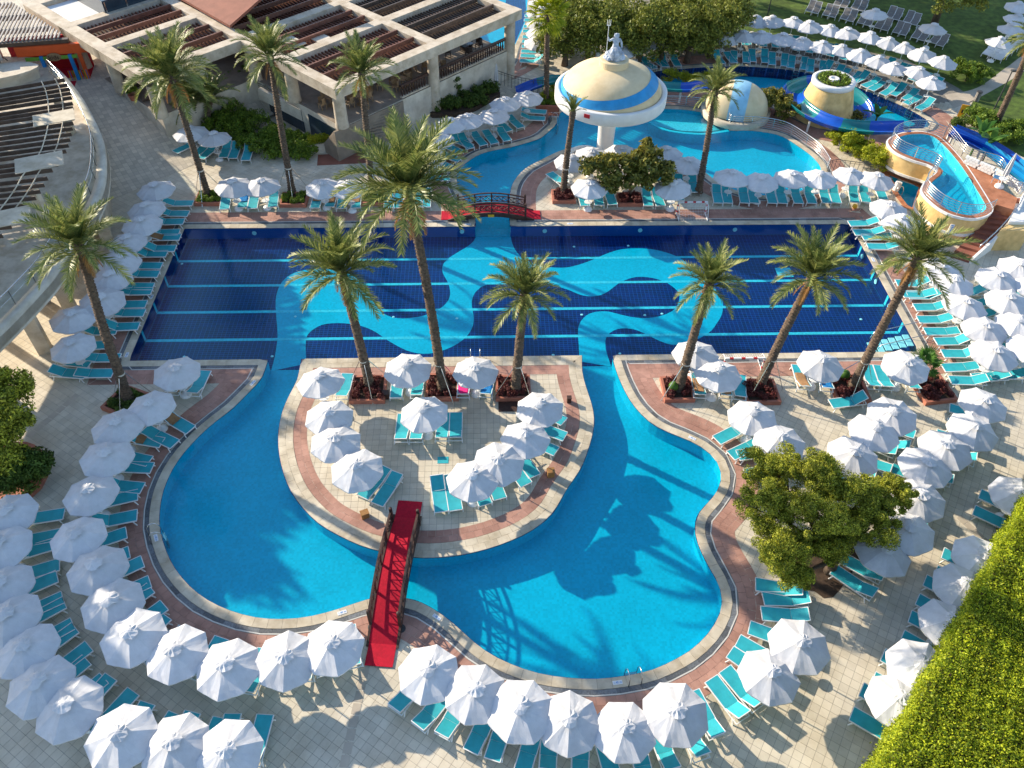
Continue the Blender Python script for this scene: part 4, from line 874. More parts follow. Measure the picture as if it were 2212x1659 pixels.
Ed = [(0,1),(1,2),(2,3),(3,4),(4,5),(5,6),(2,7),(7,8),(8,9),(9,10),(2,11),(11,12),(12,13),(13,14),(0,15),(15,16),(16,17),(17,18),(18,19),(0,20),(20,21),(21,22),(22,23),(23,24)]
skin_body('figure', J, Ed, 'stone_statue', st, (0, 0, 0))
bd = MB()
for k in range(26):
    r = random.Random(k); a = R_(-200+220*k/25); bd.tube([(.16*math.cos(a), .02+.16*math.sin(a), 2.18+.12*r.random()), (.20*math.cos(a), .02+.2*math.sin(a)-.03, 2.05), (.17*math.cos(a), .0+.17*math.sin(a)-.04, 1.92+.06*r.random())], [.05, .045, .02], 5)
bd.build('hair_and_beard', 'stone_statue', st)
cl = MB()
for k in range(14):
    r = random.Random(k+50); a = R_(-160+140*k/13); cl.tube([(.25*math.cos(a), -.1+.2*math.sin(a), 1.12), (.42*math.cos(a), -.2+.42*math.sin(a), .95), (.55*math.cos(a), -.25+.5*math.sin(a), .5+.2*r.random()), (.6*math.cos(a), -.25+.55*math.sin(a), .2)], [.10, .13, .11, .05], 6)
cl.build('drapery', 'stone_statue', st)
tri = MB().tube([(-.78, -.14, .35), (-.80, -.14, 3.05)], .028, 8)
for dx in (-.14, 0, .14): tri.tube([(-.80+dx, -.14, 3.10), (-.80+dx, -.14, 3.52), (-.80+dx, -.14, 3.66)], [.024, .026, .004], 6)
tri.bar((-.96, -.14, 3.10), (-.64, -.14, 3.10), .05); tri.build('trident', 'plastic_white', st)

# ------------------------------------------------------------------ striped half dome and planted cone by the slides
def half_dome(cx, cy):
    o = empty('striped_dome', (cx, cy, 0), 'cream half-dome shelter with pale blue stripe beside the round pool', 'dome')
    rx, ry, rz = 2.55, 2.0, 2.3; ang = R_(-18)
    def band(u0, u1, nm, mt, grow=0.0):
        mb = MB(); nu, nv = 14, 18
        for i in range(nu+1):
            u = u0+(u1-u0)*i/nu; sc = math.sqrt(max(0, 1-u*u))
            for j in range(nv+1):
                a = math.pi*j/nv; x, y, z = rx*u, (ry+grow)*sc*math.cos(a), (rz+grow)*sc*math.sin(a); mb.v.append((x*math.cos(ang)-y*math.sin(ang), x*math.sin(ang)+y*math.cos(ang), .35+z))
        for i in range(nu):
            for j in range(nv): a = i*(nv+1)+j; mb.f.append((a, a+1, a+nv+2, a+nv+1))
        mb.build(nm, mt, o, True)
    band(-1, -.22, 'shell', 'stucco_dome'); band(-.22, .05, 'stripe', 'stripe_pale', .01); band(.05, .30, 'stripe', 'stripe_blue' if False else 'stripe_pale', .014); band(.30, 1, 'shell', 'stucco_dome')
    MB().lathe([(2.75, 0), (2.75, .42), (2.55, .46), (2.3, .40)], 40).build('plinth', 'coping', o, True)
half_dome(20.3, 60.3)
cone = empty('planted_cone', (27.45, 60.0, 0), 'yellow cone tower with a planted white-rimmed top inside the blue slide', 'tower')
MB().lathe([(2.35, 0), (1.62, 2.6), (1.55, 2.72)], 40).build('wall', 'yellow_wall', cone, True)
MB().lathe([(1.50, 2.60), (1.66, 2.66), (1.68, 2.98), (1.60, 3.04), (1.32, 3.04), (1.28, 2.92)], 40).build('rim', 'white_paint', cone, True)
MB().lathe([(1.30, 2.93), (0, 2.95)], 24).build('soil', 'soil', cone)
MB().lathe([(.42, 2.94), (.42, 3.10), (.36, 3.12), (.18, 3.12), (.16, 3.02), (0, 3.02)], 24).build('cap', 'white_paint', cone, True)
def foliage(name, P, N, size, mat, parent, jitter=.7, aspect=.5, loc=None):
    V, F = leaf_cloud(P, N, size, jitter, aspect); return link(name, np_mesh(name, V, F, mat), parent, loc)
a = rng.random(900)*6.283; r = .45+.8*rng.random(900)**.5; Pp = np.stack([r*np.cos(a), r*np.sin(a), 2.95+.25*rng.random(900)], 1)
foliage('plants', Pp, np.tile([0, 0, 1.], (900, 1)), .10, 'leaf_bush', cone)

# ------------------------------------------------------------------ water slides
def slide(path, label, w=.62, colors=('slide_blue', 'slide_green'), sect=2.2, legs=True):
    """open half-pipe flume along a path, one moulded section after another"""
    C = spline(path, .35); L = [0]
    for a, b in zip(C, C[1:]): L.append(L[-1]+math.dist(a, b))
    o = empty('water_slide', (C[0][0], C[0][1], 0), label, 'water slide', 'water slides'); ox, oy = C[0][0], C[0][1]
    prof = [(1.12, .62), (1.0, .66), (.97, .45), (.80, .18), (.45, .03), (0, 0), (-.45, .03), (-.80, .18), (-.97, .45), (-1.0, .66), (-1.12, .62)]
    k0 = 0; ci = 0
    while k0 < len(C)-1:
        k1 = k0
        while k1 < len(C)-1 and L[k1]-L[k0] < sect: k1 += 1
        mb = MB()
        for i in range(k0, k1+1):
            d = Vector(C[min(i+1, len(C)-1)])-Vector(C[max(i-1, 0)]); d.z = 0; d.normalize(); nx, ny = -d.y, d.x
            for q, h in prof: mb.v.append((C[i][0]-ox+nx*q*w, C[i][1]-oy+ny*q*w, C[i][2]+h*w*1.15))
        m = len(prof)
        for i in range(k1-k0):
            for j in range(m-1): a = i*m+j; mb.f.append((a, a+1, a+m+1, a+m))
        s = mb.build('slide_section', colors[ci % len(colors)], o, True)
        ci += 1
        if legs:
            c = C[k0]; MB().tube([(c[0]-ox, c[1]-oy, 0), (c[0]-ox, c[1]-oy, max(.05, c[2]))], .09, 8).build('support', 'white_paint', o)
        k0 = k1
    return o
slide([(31.60,54.52,1.50),(29.78,54.62,1.40),(28.05,54.97,1.30),(26.62,55.65,1.25),(25.50,57.02,1.15),(24.82,59.04,1.05),(24.81,60.79,1.00),(25.63,62.30,0.90),(27.46,63.41,0.80)] + [(29.08,63.09,0.70),(30.10,61.65,0.55),(30.50,60.35,0.35),(30.47,59.40,0.05)], 'blue and green water slide looping round the yellow cone', .75)
slide([(18.44,62.46,1.10),(16.41,62.11,1.00),(14.19,62.46,0.95),(10.82,62.90,0.90),(7.44,63.48,0.90),(5.76,63.93,0.80),(4.20,63.53,0.60),(2.85,62.93,0.30)], 'blue and green water slide passing behind the mushroom fountain', .6)
slide([(34.34,53.40,1.90),(35.32,52.64,1.70),(36.24,51.90,1.50),(36.98,51.06,1.30),(37.46,49.95,1.15),(38.12,48.76,0.95),(38.83,47.00,0.70)], 'blue water slide descending to the right edge beside the brick terrace', .62, ('slide_blue', 'slide_aqua', 'slide_aqua', 'slide_green'))
slide([(34.86,53.69,1.90),(35.97,53.08,1.70),(36.94,52.32,1.50),(37.69,51.48,1.30),(38.20,50.46,1.15),(38.85,49.35,0.95),(39.55,47.56,0.70)], 'second blue slide lane running along the first at the right edge', .55, ('slide_blue', 'slide_blue', 'slide_aqua'))

# railings
def railing(path, z, h, label, n_r=5, post=1.5, closed=False, mat='metal', r=.022, group=None):
    C = spline(path, .3, closed); C = C+[C[0]] if closed else C
    C = [(c[0], c[1], c[2] if len(c) > 2 else z) for c in C]; o = empty('railing', (C[0][0], C[0][1], C[0][2]), label, 'railing', group); ox, oy, oz = C[0]
    q = [(c[0]-ox, c[1]-oy, c[2]-oz) for c in C]
    for k in range(n_r): MB().tube([(x, y, zz+h*(1-.17*k)) for x, y, zz in q], r*(1.5 if k == 0 else .7), 5).build('rail', mat, o, True)
    acc = 0; last = None
    for c in q:
        if last is None or math.dist(c, last) > post: MB().tube([c, (c[0], c[1], c[2]+h)], r*1.1, 6).build('post', mat, o); last = c
    return o
railing([(14.66,61.41),(16.44,61.33),(18.28,60.62),(19.18,59.34),(19.33,57.94)], 0, .95, 'low curved steel railing behind the round pool')
railing([(19.51,57.94),(20.69,57.93),(22.04,57.71),(23.44,56.98),(24.41,55.37),(25.06,53.75),(25.21,52.13),(25.19,51.50)], 0, 1.0, 'long curved steel railing along the upper pool\'s right bank')
railing([(25.19,51.50),(25.75,51.75),(26.71,51.49),(27.66,51.23),(28.86,50.72)], 0, .9, 'straight dark fence below the lime-green shrubs', 2, .25, mat='metal_dark', r=.016)
railing([(1.18,65.59),(2.33,64.75),(3.48,64.17),(5.20,63.68)], 0, 1.1, 'dark fence beside the restaurant\'s last column', 2, .22, mat='metal_dark', r=.016)
railing([(38.20,58.47),(38.60,56.88),(39.22,56.16),(39.69,54.78)], 0, .9, 'dark fence along the brick steps by the right lawn', 2, .25, mat='metal_dark', r=.016)
# round paddling pool wall inside the upper lagoon
mb = MB(); arc = spline([(13.21,59.08),(13.69,58.34),(14.50,57.69),(15.72,57.32),(17.15,57.17),(18.49,57.45),(19.23,57.65)], .3); a = offset(arc, .14, False); b = offset(arc, -.14, False)
poly = a + b[::-1]; mb.prism(poly, -.85, -.03); tag(mb.build('paddling_pool_wall', 'pool_aqua'), 'low curved tiled wall parting the paddling pool from the lagoon', 'pool wall')
arcp = spline([(13.41,59.87),(13.86,59.13),(14.70,58.54),(15.93,58.16),(17.39,58.08),(18.73,58.29),(19.38,58.50),(19.03,59.54),(18.31,60.83),(16.52,61.45),(14.75,61.62)], .4)
tag(MB().fill([arcp], -.35).build('paddling_pool', 'pool_line'), kind='structure')
sb = MB().lathe([(1.3, -.05), (1.3, .25), (1.2, .32), (1.05, .32), (1.0, -.4)], 30, (0, 0, 0))
sb.build('bubble_seat', 'plastic_white', None, True, (MX-1.6, MY-1.1, -.05)); o = bpy.data.objects['bubble_seat']; tag(o, 'round white bubble seat in the water under the mushroom fountain', 'pool seat')

# ------------------------------------------------------------------ raised pool, brick terrace, stairs
X6 = spline([(29.42,52.52),(30.33,53.29),(31.28,53.67),(32.46,53.72),(33.28,53.16),(33.62,51.74),(33.74,49.85),(33.71,48.24),(33.57,46.41),(33.44,44.93),(33.28,43.86),(32.87,43.30),(32.24,42.91),(31.45,42.73),(30.72,42.93),(30.12,43.33),(29.69,44.03),(29.45,44.88),(29.37,45.61),(29.48,46.17),(29.90,46.82),(30.53,47.49),(31.10,47.97),(31.46,48.46),(31.34,48.86),(31.06,49.26),(30.45,49.67),(29.87,50.19),(29.43,50.82),(29.25,51.56)], .3, True)
rp = empty('raised_pool', (X6[0][0], X6[0][1], 0), 'raised kidney-shaped pool with yellow stucco wall and white bands', 'pool')
ox, oy = X6[0]; X6l = [(x-ox, y-oy) for x, y in X6]
MB().wall(X6l, .72, 1.88).build('wall', 'yellow_wall', rp, True)
lo = offset(X6l, .06); MB().prism(lo, .58, .76).build('lower_band', 'white_paint', rp)
front = [(x, y) for x, y in X6l if y+oy < 47.2]
MB().prism(offset(front, -.02), -.0, .60).build('plinth', 'yellow_wall', rp)
ub = offset(X6l, .08); mb = MB(); inn = offset(X6l, -.02); n = len(ub)
mb.wall(ub, 1.84, 2.0); k = len(mb.v); mb.v += [(x, y, 2.0) for x, y in ub]+[(x, y, 2.0) for x, y in inn]; mb.f += [(k+i, k+(i+1) % n, k+n+(i+1) % n, k+n+i) for i in range(n)]
mb.build('upper_band', 'white_paint', rp)
i2 = offset(X6l, -.36); mb = MB(); mb.v = [(x, y, 2.006) for x, y in inn]+[(x, y, 2.006) for x, y in i2]; mb.f = [(i, (i+1) % n, n+(i+1) % n, n+i) for i in range(n)]; mb.build('brick_edge', 'brick_terrace', rp)
MB().wall(i2, 1.35, 2.006).build('basin_wall', 'pool_line', rp); MB().fill([i2], 1.35).build('basin_floor', 'pool_line', rp)
i3 = offset(X6l, -.95); MB().prism(i3, 1.36, 1.55, bottom=False).build('basin_step', 'pool_aqua', rp)
MB().fill([offset(X6l, -.355)], 1.93).build('water', 'water', rp)
MB().tube([( [(29.44,49.07)][0][0]-ox, [(29.44,49.07)][0][1]-oy, -.0), ([(29.44,49.07)][0][0]-ox+.1, [(29.44,49.07)][0][1]-oy+.1, .62)], .22, 16).build('support_column', 'white_paint', rp)
pl = MB().box((31.0-ox, 42.92-oy, 1.05), (1.15, .04, .62), rz=R_(-8)).build('notice_board', 'plastic_white', rp)
for i, yy in enumerate((1.27, 1.14, 1.01, .88)):
    for k in range(5): MB().box((31.0-ox-.42+.21*k+.03*(i % 2), 42.895-oy+.0294*(2-k)*1.0, yy), (.15, .012, .05), rz=R_(-8)).build('lettering', 'blue_paint', pl)
rl = [p for p in X6]; i_a = max(range(len(rl)), key=lambda i: rl[i][1]);
left_rail = [(33.48,52.66),(32.41,53.61),(31.26,53.62),(30.13,53.07),(29.38,52.09),(29.47,50.92),(30.07,50.14),(30.83,49.52),(31.33,48.96),(31.43,48.46),(31.03,47.92),(30.26,47.20),(29.67,46.45),(29.38,45.71),(29.50,44.75),(29.77,43.99),(30.27,43.33),(30.84,42.97),(31.54,42.84),(32.35,43.04),(33.00,43.42)]
railing(left_rail, 2.0, .95, 'curving steel railing round the raised pool\'s rim', 6, 1.1)
ter = tag(MB().prism([(33.52,53.04),(33.62,51.74),(33.74,49.85),(33.71,48.24),(33.57,46.41),(33.44,44.93),(33.28,43.86),(33.76,44.25),(34.63,43.67),(35.52,45.00),(35.00,45.93),(35.65,48.42),(34.80,49.23),(33.85,49.85),(33.80,51.63),(33.81,53.04)], -.0, 1.996).build('brick_terrace', 'brick_terrace'), 'raised red-brick terrace beside the raised pool', 'terrace')
railing([(33.86,53.15),(33.90,51.73),(33.95,49.95),(34.80,49.23),(35.65,48.42),(35.09,46.11),(35.64,45.36)], 2.0, .95, 'steel railing along the brick terrace above the slides', 4, 1.2)
stp = empty('terrace_stairs', (32.5, 42.5, 0), 'curved flight of red-brown steps down from the brick terrace', 'stairs')
A = spline([(34.54,45.32),(33.69,44.25),(32.75,43.30),(31.80,42.54),(30.90,41.88),(30.21,41.31)], .2); B_ = spline([(35.82,45.12),(35.00,43.88),(34.09,42.94),(33.06,42.02),(32.07,41.29),(31.19,40.65)], .2); NS = 12
def along(C, t): i = min(len(C)-2, int(t*(len(C)-1))); f = t*(len(C)-1)-i; return (C[i][0]+(C[i+1][0]-C[i][0])*f-32.5, C[i][1]+(C[i+1][1]-C[i][1])*f-42.5)
for i in range(NS):
    MB().prism([along(A, i/NS), along(A, (i+1)/NS), along(B_, (i+1)/NS), along(B_, i/NS)], 0, 1.99-1.95*(i+.5)/NS).build('step', 'roof_red', stp)
wl_ = offset(B_, .16, False); mb = MB(); n = len(B_)
for i in range(n-1):
    z0, z1 = 2.35-2.0*i/n, 2.35-2.0*(i+1)/n; q = [(B_[i][0]-32.5, B_[i][1]-42.5), (B_[i+1][0]-32.5, B_[i+1][1]-42.5), (wl_[i+1][0]-32.5, wl_[i+1][1]-42.5), (wl_[i][0]-32.5, wl_[i][1]-42.5)]
    mb.add([(*q[0], 0), (*q[1], 0), (*q[2], 0), (*q[3], 0), (*q[0], z0), (*q[1], z1), (*q[2], z1), (*q[3], z0)], [(4,5,6,7), (0,1,5,4), (2,3,7,6), (0,4,7,3), (1,2,6,5)])
mb.build('parapet', 'white_paint', stp)
railing([(x, y, 2.35-2.0*i/n) for i, (x, y) in enumerate(B_)][::4], 0, .6, 'handrail on the white parapet of the brick stairs', 2, 1.2)
bw = empty('terrace_wall', (34.5, 44, 0), 'yellow and white wall behind the stairs at the right edge', 'wall')
MB().prism([(x-34.5, y-44) for x, y in [(35.94,45.60),(35.05,44.16),(34.23,42.95),(33.10,41.94),(35.12,41.92),(36.89,45.59)]], 0, 1.6).build('wall', 'yellow_wall', bw)
MB().prism([(x-34.5, y-44) for x, y in [(35.69,45.39),(34.77,43.87),(33.91,42.58),(35.44,42.56),(36.80,45.38)]], 1.6, 1.8).build('coping', 'white_paint', bw)
wl2 = empty('stone_wall', (36, 48, 0), 'low white stone wall below the blue slides', 'wall')
pts = [(33.70,49.40),(34.35,48.59),(35.05,47.70),(35.50,46.93),(35.81,46.07),(35.83,45.33)]
for i in range(len(pts)-1):
    (xa, ya), (xb, yb) = pts[i], pts[i+1]; 
    for k in range(3):
        for j in range(4):
            t0, t1 = (j+.5*(k % 2))/4.5, (j+.93+.5*(k % 2))/4.5; MB().bar((xa+(xb-xa)*t0-36, ya+(yb-ya)*t0-48, 2.12+.19*k), (xa+(xb-xa)*t1-36, ya+(yb-ya)*t1-48, 2.12+.19*k), .22, .17).build('stone', 'white_paint', wl2)

# ------------------------------------------------------------------ restaurant with the concrete pergola roof
plain('stone_floor', (.26, .21, .16), .7, .2, 1.5, .1)
ZR, ZP = 5.6, 2.4
O = [(-10.25,53.20)][0]; ub_ = R_(45.6); U = Vector((math.cos(ub_), math.sin(ub_))); Vv = Vector((-math.sin(ub_), math.cos(ub_)))
def uv(u, v): return (u*U.x+v*Vv.x, u*U.y+v*Vv.y)
rest = empty('restaurant', (O[0], O[1], 0), 'open restaurant under a concrete grid roof with red-brown slats', 'building')
def rb(u0, u1, v0, v1, z0, z1, name, mat, parent=rest):
    c = uv((u0+u1)/2, (v0+v1)/2); return MB().box((c[0], c[1], (z0+z1)/2), (u1-u0, v1-v0, z1-z0), rz=ub_).build(name, mat, parent)
# floor platform and its retaining wall
pf = [uv(.5, .5), uv(18.2, .5), uv(18.2, 24), uv(-7.6, 24), uv(-7.6, 11.3), uv(.5, 11.3)]
MB().prism(pf, -.02, ZP).build('platform', 'concrete_pale', rest)
MB().fill([pf], ZP+.006).build('floor', 'stone_floor', rest)
uL = [0, 9.5, 18.3]; vL = [0, 6.0, 11.2, 17.2, 22.5]; BW = .88
for v in vL: rb(-8.2 if v > 10.5 else 0, 19.2, v, v+BW, ZR-.75, ZR, 'roof_beam', 'concrete')
for u in uL: rb(u, u+BW, BW, 23.4, ZR-.748, ZR-.003, 'roof_beam', 'concrete')
rb(-8.2, -7.15, 11.2, 28.4, ZR-.746, ZR-.005, 'roof_beam', 'concrete')
rb(-8.2, 0, 28.4, 29.3, ZR-.75, ZR, 'roof_beam', 'concrete')
ops = [(u0+BW, u1, v0+BW, v1) for u0, u1 in zip(uL, uL[1:]) for v0, v1 in zip(vL, vL[1:])] + [(-7.15, 0, 12.08, 17.2), (-7.15, 0, 18.08, 22.5)]
slat_me = {}
for oi, (u0, u1, v0, v1) in enumerate(ops):
    sl = v1-v0; key = round(sl, 2); dark = oi in (4, 5)
    mt = 'slat_dark' if dark else 'slat_red'
    if (key, mt) not in slat_me: slat_me[(key, mt)] = MB().box((0, 0, 0), (.075, sl, .16)).mesh('slat', mt)
    for q in (.30, .66):
        rb(u0, u1, v0+sl*q-.07, v0+sl*q+.07, ZR-.30, ZR+.02, 'slat_bearer', mt)
    k = int((u1-u0)/.30)
    for i in range(k):
        if oi in (9,) and False: continue
        c = uv(u0+(u1-u0)*(i+.5)/k, (v0+v1)/2); s = link('slat', slat_me[(key, mt)], rest, (c[0], c[1], ZR-.42)); s.rotation_euler = (0, 0, ub_)
for i, (u, v) in enumerate([(.6, .6), (9.7, .6), (18.4, .6), (.6, 6.2), (.6, 11.2), (-7.6, 11.2), (-7.6, 17), (-7.6, 22.5), (-3.6, 11.6), (18.4, 10.9), (9.9, 11), (18.4, 20)]):
    c = uv(u, v); z0 = ZP if i not in (1, 2) else -.5
    MB().lathe([(.50, 0), (.46, .4), (.44, ZR-.75-z0)], 24, (c[0], c[1], z0)).build('column', 'concrete', rest, True)
for v0, v1 in ((1.4, 4.6), (5.4, 9.8)): rb(.44, .50, v0, v1, .1, 1.95, 'passage_shade_panel', 'dark_glass_and_shade')  # flat dark panels on the wall, their colour standing in for the passage's shade
fs = empty('restaurant_steps', (O[0], O[1], 0), 'broad dark red-brown steps up to the restaurant\'s near corner', 'stairs')
q0, q1 = [(x-O[0], y-O[1]) for x, y in [(-12.33,55.06),(-8.54,54.17)]]; e0, e1_ = uv(-.3, .40), uv(6.3, .40)
for i in range(14):
    t0_, t1_ = i/14, (i+1)/14; mix_ = lambda a, b, t: (a[0]+(b[0]-a[0])*t, a[1]+(b[1]-a[1])*t)
    MB().prism([mix_(q0, e0, t0_), mix_(q1, e1_, t0_), mix_(q1, e1_, t1_), mix_(q0, e0, t1_)], 0, ZP*(i+1)/14.2).build('step', 'stone_floor', fs)
# balustrade of turned posts along the pool side
for u0, u1 in ((6.4, 9.2), (10.3, 18.0)):
    rb(u0, u1, .62, .86, ZP+.0, ZP+.12, 'plinth', 'concrete'); rb(u0, u1, .60, .88, ZP+.88, ZP+1.0, 'handrail', 'dark_wood')
    bal = MB().lathe([(.06, 0), (.045, .1), (.085, .3), (.04, .55), (.065, .74)], 8).mesh('baluster', 'dark_wood')
    for i in range(int((u1-u0)/.26)): c = uv(u0+.13+.26*i, .74); link('baluster', bal, rest, (c[0], c[1], ZP+.12))
rb(-7.3, 18.0, 16.5, 16.8, ZP, ZR-.8, 'rear_wall', 'wicker_dark'); rb(3.0, 8.6, 12.0, 15.5, ZP, ZP+1.1, 'bar_counter', 'dark_wood')
# white sheet and pale covers lying over parts of the slats
rb(-7.1, 0, 23.5, 28.3, ZR-.35, ZR-.32, 'white_awning', 'plastic_white'); rb(2.4, 3.5, 7.8, 10.2, ZR-.30, ZR-.22, 'cover_sheet', 'concrete_pale'); rb(4.2, 5.4, 6.3, 8.2, ZR-.30, ZR-.22, 'cover_sheet', 'concrete_pale')
# upper storey with the red pitched roof
up = rb(-4.5, 9.0, 23.0, 29, 0, ZR+.9, 'upper_storey', 'dark_glass_and_shade')
for k in range(8): rb(-4.4+1.75*k, -4.3+1.75*k, 22.94, 23.0, ZP, ZR+.8, 'mullion', 'metal')
mb = MB(); Lq, Nq = Vector([(-24.62,68.44)][0]), Vector([(-19.32,62.80)][0]); dq = Vector((U.x, U.y))*7; q = [(v_.x-O[0], v_.y-O[1]) for v_ in (Lq, Nq, Nq+dq, Lq+dq)]
mb.add([(*q[0], 6.0), (*q[1], 6.0), (*q[2], 8.6), (*q[3], 8.6), (*q[0], 5.8), (*q[1], 5.8), (*q[2], 8.4), (*q[3], 8.4)], [(0,1,2,3), (4,7,6,5), (0,4,5,1), (1,5,6,2), (2,6,7,3), (3,7,4,0)]); mb.build('pitched_roof', 'roof_red', rest)
# dining sets
def chair_mesh(mat):
    mb = MB().box((0, 0, .44), (.5, .48, .07)); mb.lathe([(.27, .48), (.29, .88), (.25, .90)], 10, (0, 0, 0), R_(60), R_(300))
    for x in (-.2, .2):
        for y in (-.2, .2): mb.bar((x, y, 0), (x, y, .44), .05)
    return mb.mesh('chair', mat)
CH = {m_: chair_mesh(m_) for m_ in ('wicker', 'wicker_dark')}
TBL = {m_: (MB().lathe([(.0, .74), (.42, .74), (.42, .70), (0, .70)], 18).mesh('table_top', m_), MB().tube([(0, 0, .02), (0, 0, .70)], .05, 8).lathe([(.3, 0), (.3, .03), (0, .04)], 12).mesh('table_leg', m_)) for m_ in ('wicker', 'wicker_dark')}
sets = [(3.6, 2.2), (5.6, 3.4), (7.6, 2.0), (9.3, 3.6), (11.2, 2.1), (4.2, 5.2), (7.0, 5.4), (12.4, 4.4), (2.0, 3.6), (9.6, 6.6), (5.2, 7.6)]
rank = {k: j+1 for j, k in enumerate(sorted(range(len(sets)), key=lambda k: screen_x(O[0]+uv(*sets[k])[0], O[1]+uv(*sets[k])[1])))}
for i, (u, v) in enumerate(sets):
    m_ = 'wicker'; c = uv(u, v); P = (O[0]+c[0], O[1]+c[1], ZP+.01)
    place([('table_top', TBL[m_][0], (0, 0, 0), (0, 0, 0), []), ('table_leg', TBL[m_][1], (0, 0, 0), (0, 0, 0), [])], 'dining_table', P, 0, f'{ORD[rank[i]]} round wicker table from the left in the shaded restaurant', 'table', 'wicker tables in the restaurant')
    for k in range(4):
        a = .6+k*1.571+i; o = link('dining_chair', CH[m_], None, (P[0]+.78*math.cos(a), P[1]+.78*math.sin(a), P[2]), a); tag(o, f'wicker chair at the {ORD[rank[i]]} restaurant table from the left', 'chair', 'wicker chairs in the restaurant')
for i, (u, v) in enumerate([(13.8, 3.2), (14.4, 4.2), (15.0, 2.0), (16.6, 2.4), (17.2, 4.2)]):
    c = uv(u, v); o = link('dining_chair', CH['wicker_dark'], None, (O[0]+c[0], O[1]+c[1], ZP+.01), i*1.3); tag(o, f'{ORD[i+1]} dark wicker armchair from the left at the restaurant\'s sunlit end', 'chair', 'dark armchairs at the terrace end')
c = uv(15.9, 3.2); t = empty('coffee_table', (O[0]+c[0], O[1]+c[1], ZP+.01), 'low dark coffee table with a glass top at the terrace end', 'table')
MB().box((0, 0, .40), (1.1, .7, .04), rz=ub_).build('glass_top', 'dark_glass_and_shade', t); MB().box((0, 0, .19), (.95, .55, .36), rz=ub_).build('frame', 'wicker_dark', t)
# ramp parapet in front of the near corner, sunken passage beside it
rw = empty('ramp_wall', (-15, 55, 0), 'pale ramp wall with a steel handrail under the restaurant roof', 'wall')
a_, b_ = Vector((*[(-17.26,59.69)][0], 2.4)), Vector((*[(-10.89,55.68)][0], 1.2))
for zz, w_, h_, m_ in ((-.25, .35, .9, 'concrete_pale'),): MB().bar((a_.x+15, a_.y-55, a_.z+zz), (b_.x+15, b_.y-55, b_.z+zz), w_, h_).build('parapet', m_, rw)
for k in range(3): MB().bar((a_.x+15, a_.y-55, a_.z+.35+.2*k), (b_.x+15, b_.y-55, b_.z+.35+.2*k), .035).build('rail', 'metal', rw)
for k in range(9): p = a_.lerp(b_, k/8); MB().bar((p.x+15, p.y-55, p.z+.1), (p.x+15, p.y-55, p.z+.8), .04).build('post', 'metal', rw)

# ------------------------------------------------------------------ sloping forecourt up to the kids' club
t0, t1 = 53.5, 63.5
def zt(x, y): return max(0, min(1, ((-x+y)/math.sqrt(2)-t0)/(t1-t0)))*ZP
fc = [(-27.76,53.68),(-25.74,54.64),(-22.47,56.62),(-20.60,59.29),(-19.71,62.06)] + [(-17.5, 66), (-24, 74), (-40, 78), (-48, 70), (-38, 58)]
xs = np.arange(-48, -10, 1.0); mb = MB(); fcp = [(-29.5, 48.5), (-16.2, 60.5), (-16.2, 64), (-24.5, 72.0), (-36, 84), (-52, 70)]
S_ = 16
for i in range(S_):
    for j in range(12):
        def q(i, j):
            t = 52.5+(80-52.5)*i/S_; s = 13.0+28*j/12      # t along (-1,1), s along (1,1)
            return ((s-t)/math.sqrt(2), (s+t)/math.sqrt(2))
        vs_ = [(*q(i+a, j+b), zt(*q(i+a, j+b))+.012) for a, b in ((0, 0), (1, 0), (1, 1), (0, 1))]
        if q(i, j)[0] > -17.0-(0 if i < 4 else 2) : continue
        mb.add(vs_, [(0, 3, 2, 1)])
tag(mb.build('forecourt', 'deck_far'), kind='structure')
kc = empty('kids_club', (-33, 70, ZP), 'orange-fronted kids\' club entrance with blue posts and slatted roof', 'building')
L0, L1 = [(-34.31,60.90)][0], [(-30.69,61.56)][0]; kd = Vector((L1[0]-L0[0], L1[1]-L0[1])); kl = kd.length; kd /= kl; ka = math.atan2(kd.y, kd.x); kn = Vector((-kd.y, kd.x))
def kb(s0, s1, d0, d1, z0, z1, nm, mt, parent=kc): 
    p = Vector(L0)+kd*((s0+s1)/2)+kn*((d0+d1)/2); return MB().box((p.x+33, p.y-70, (z0+z1)/2), (abs(s1-s0), abs(d1-d0), z1-z0), rz=ka).build(nm, mt, parent)
kb(-.8, kl+.5, 0, .3, 2.05, 2.75, 'fascia', 'orange_paint'); gs = kb(-.3, kl-.3, -.08, -.02, 1.72, 1.98, 'green_board', 'green_paint')
kb(kl-.25, kl, 0, .25, 0, 2.05, 'post', 'orange_paint'); kb(.7, .95, -.1, .15, 0, 2.0, 'post', 'blue_paint'); kb(2.75, 3.0, -.1, .15, 0, 2.0, 'post', 'blue_paint')
kb(-2, kl, 2.2, 2.4, 0, 2.6, 'back_wall', 'red_paint'); kb(-2, kl, .4, 2.2, .01, .03, 'mat', 'carpet'); kb(1.1, 2.7, -1.3, -.2, .012, .03, 'door_mat', 'carpet')
p = Vector(L0)+kd*1.75-kn*.14; sgn = MB().tube([(0, 0, 0), (0, .05, 0)], .42, 24); so = sgn.build('sign_disc', 'wicker', kc, loc=(p.x+33, p.y-70, 1.92)); so.rotation_euler = (0, 0, ka); so.scale = (1.25, 1, .72)
fnt = bpy.data.curves.new('sign_text', 'FONT'); fnt.body = 'kids'; fnt.size = .48; fnt.align_x = 'CENTER'; fnt.align_y = 'CENTER'; fnt.extrude = .01; tmp = bpy.data.objects.new('tmp', fnt); COL.objects.link(tmp)
me = bpy.data.meshes.new_from_object(tmp.evaluated_get(bpy.context.evaluated_depsgraph_get())); bpy.data.objects.remove(tmp); me.materials.clear(); me.materials.append(M['dark_wood'])
p = p-kn*.07; so = link('sign_lettering', me, kc, (p.x+33, p.y-70, 1.92)); so.rotation_euler = (R_(90), 0, ka)
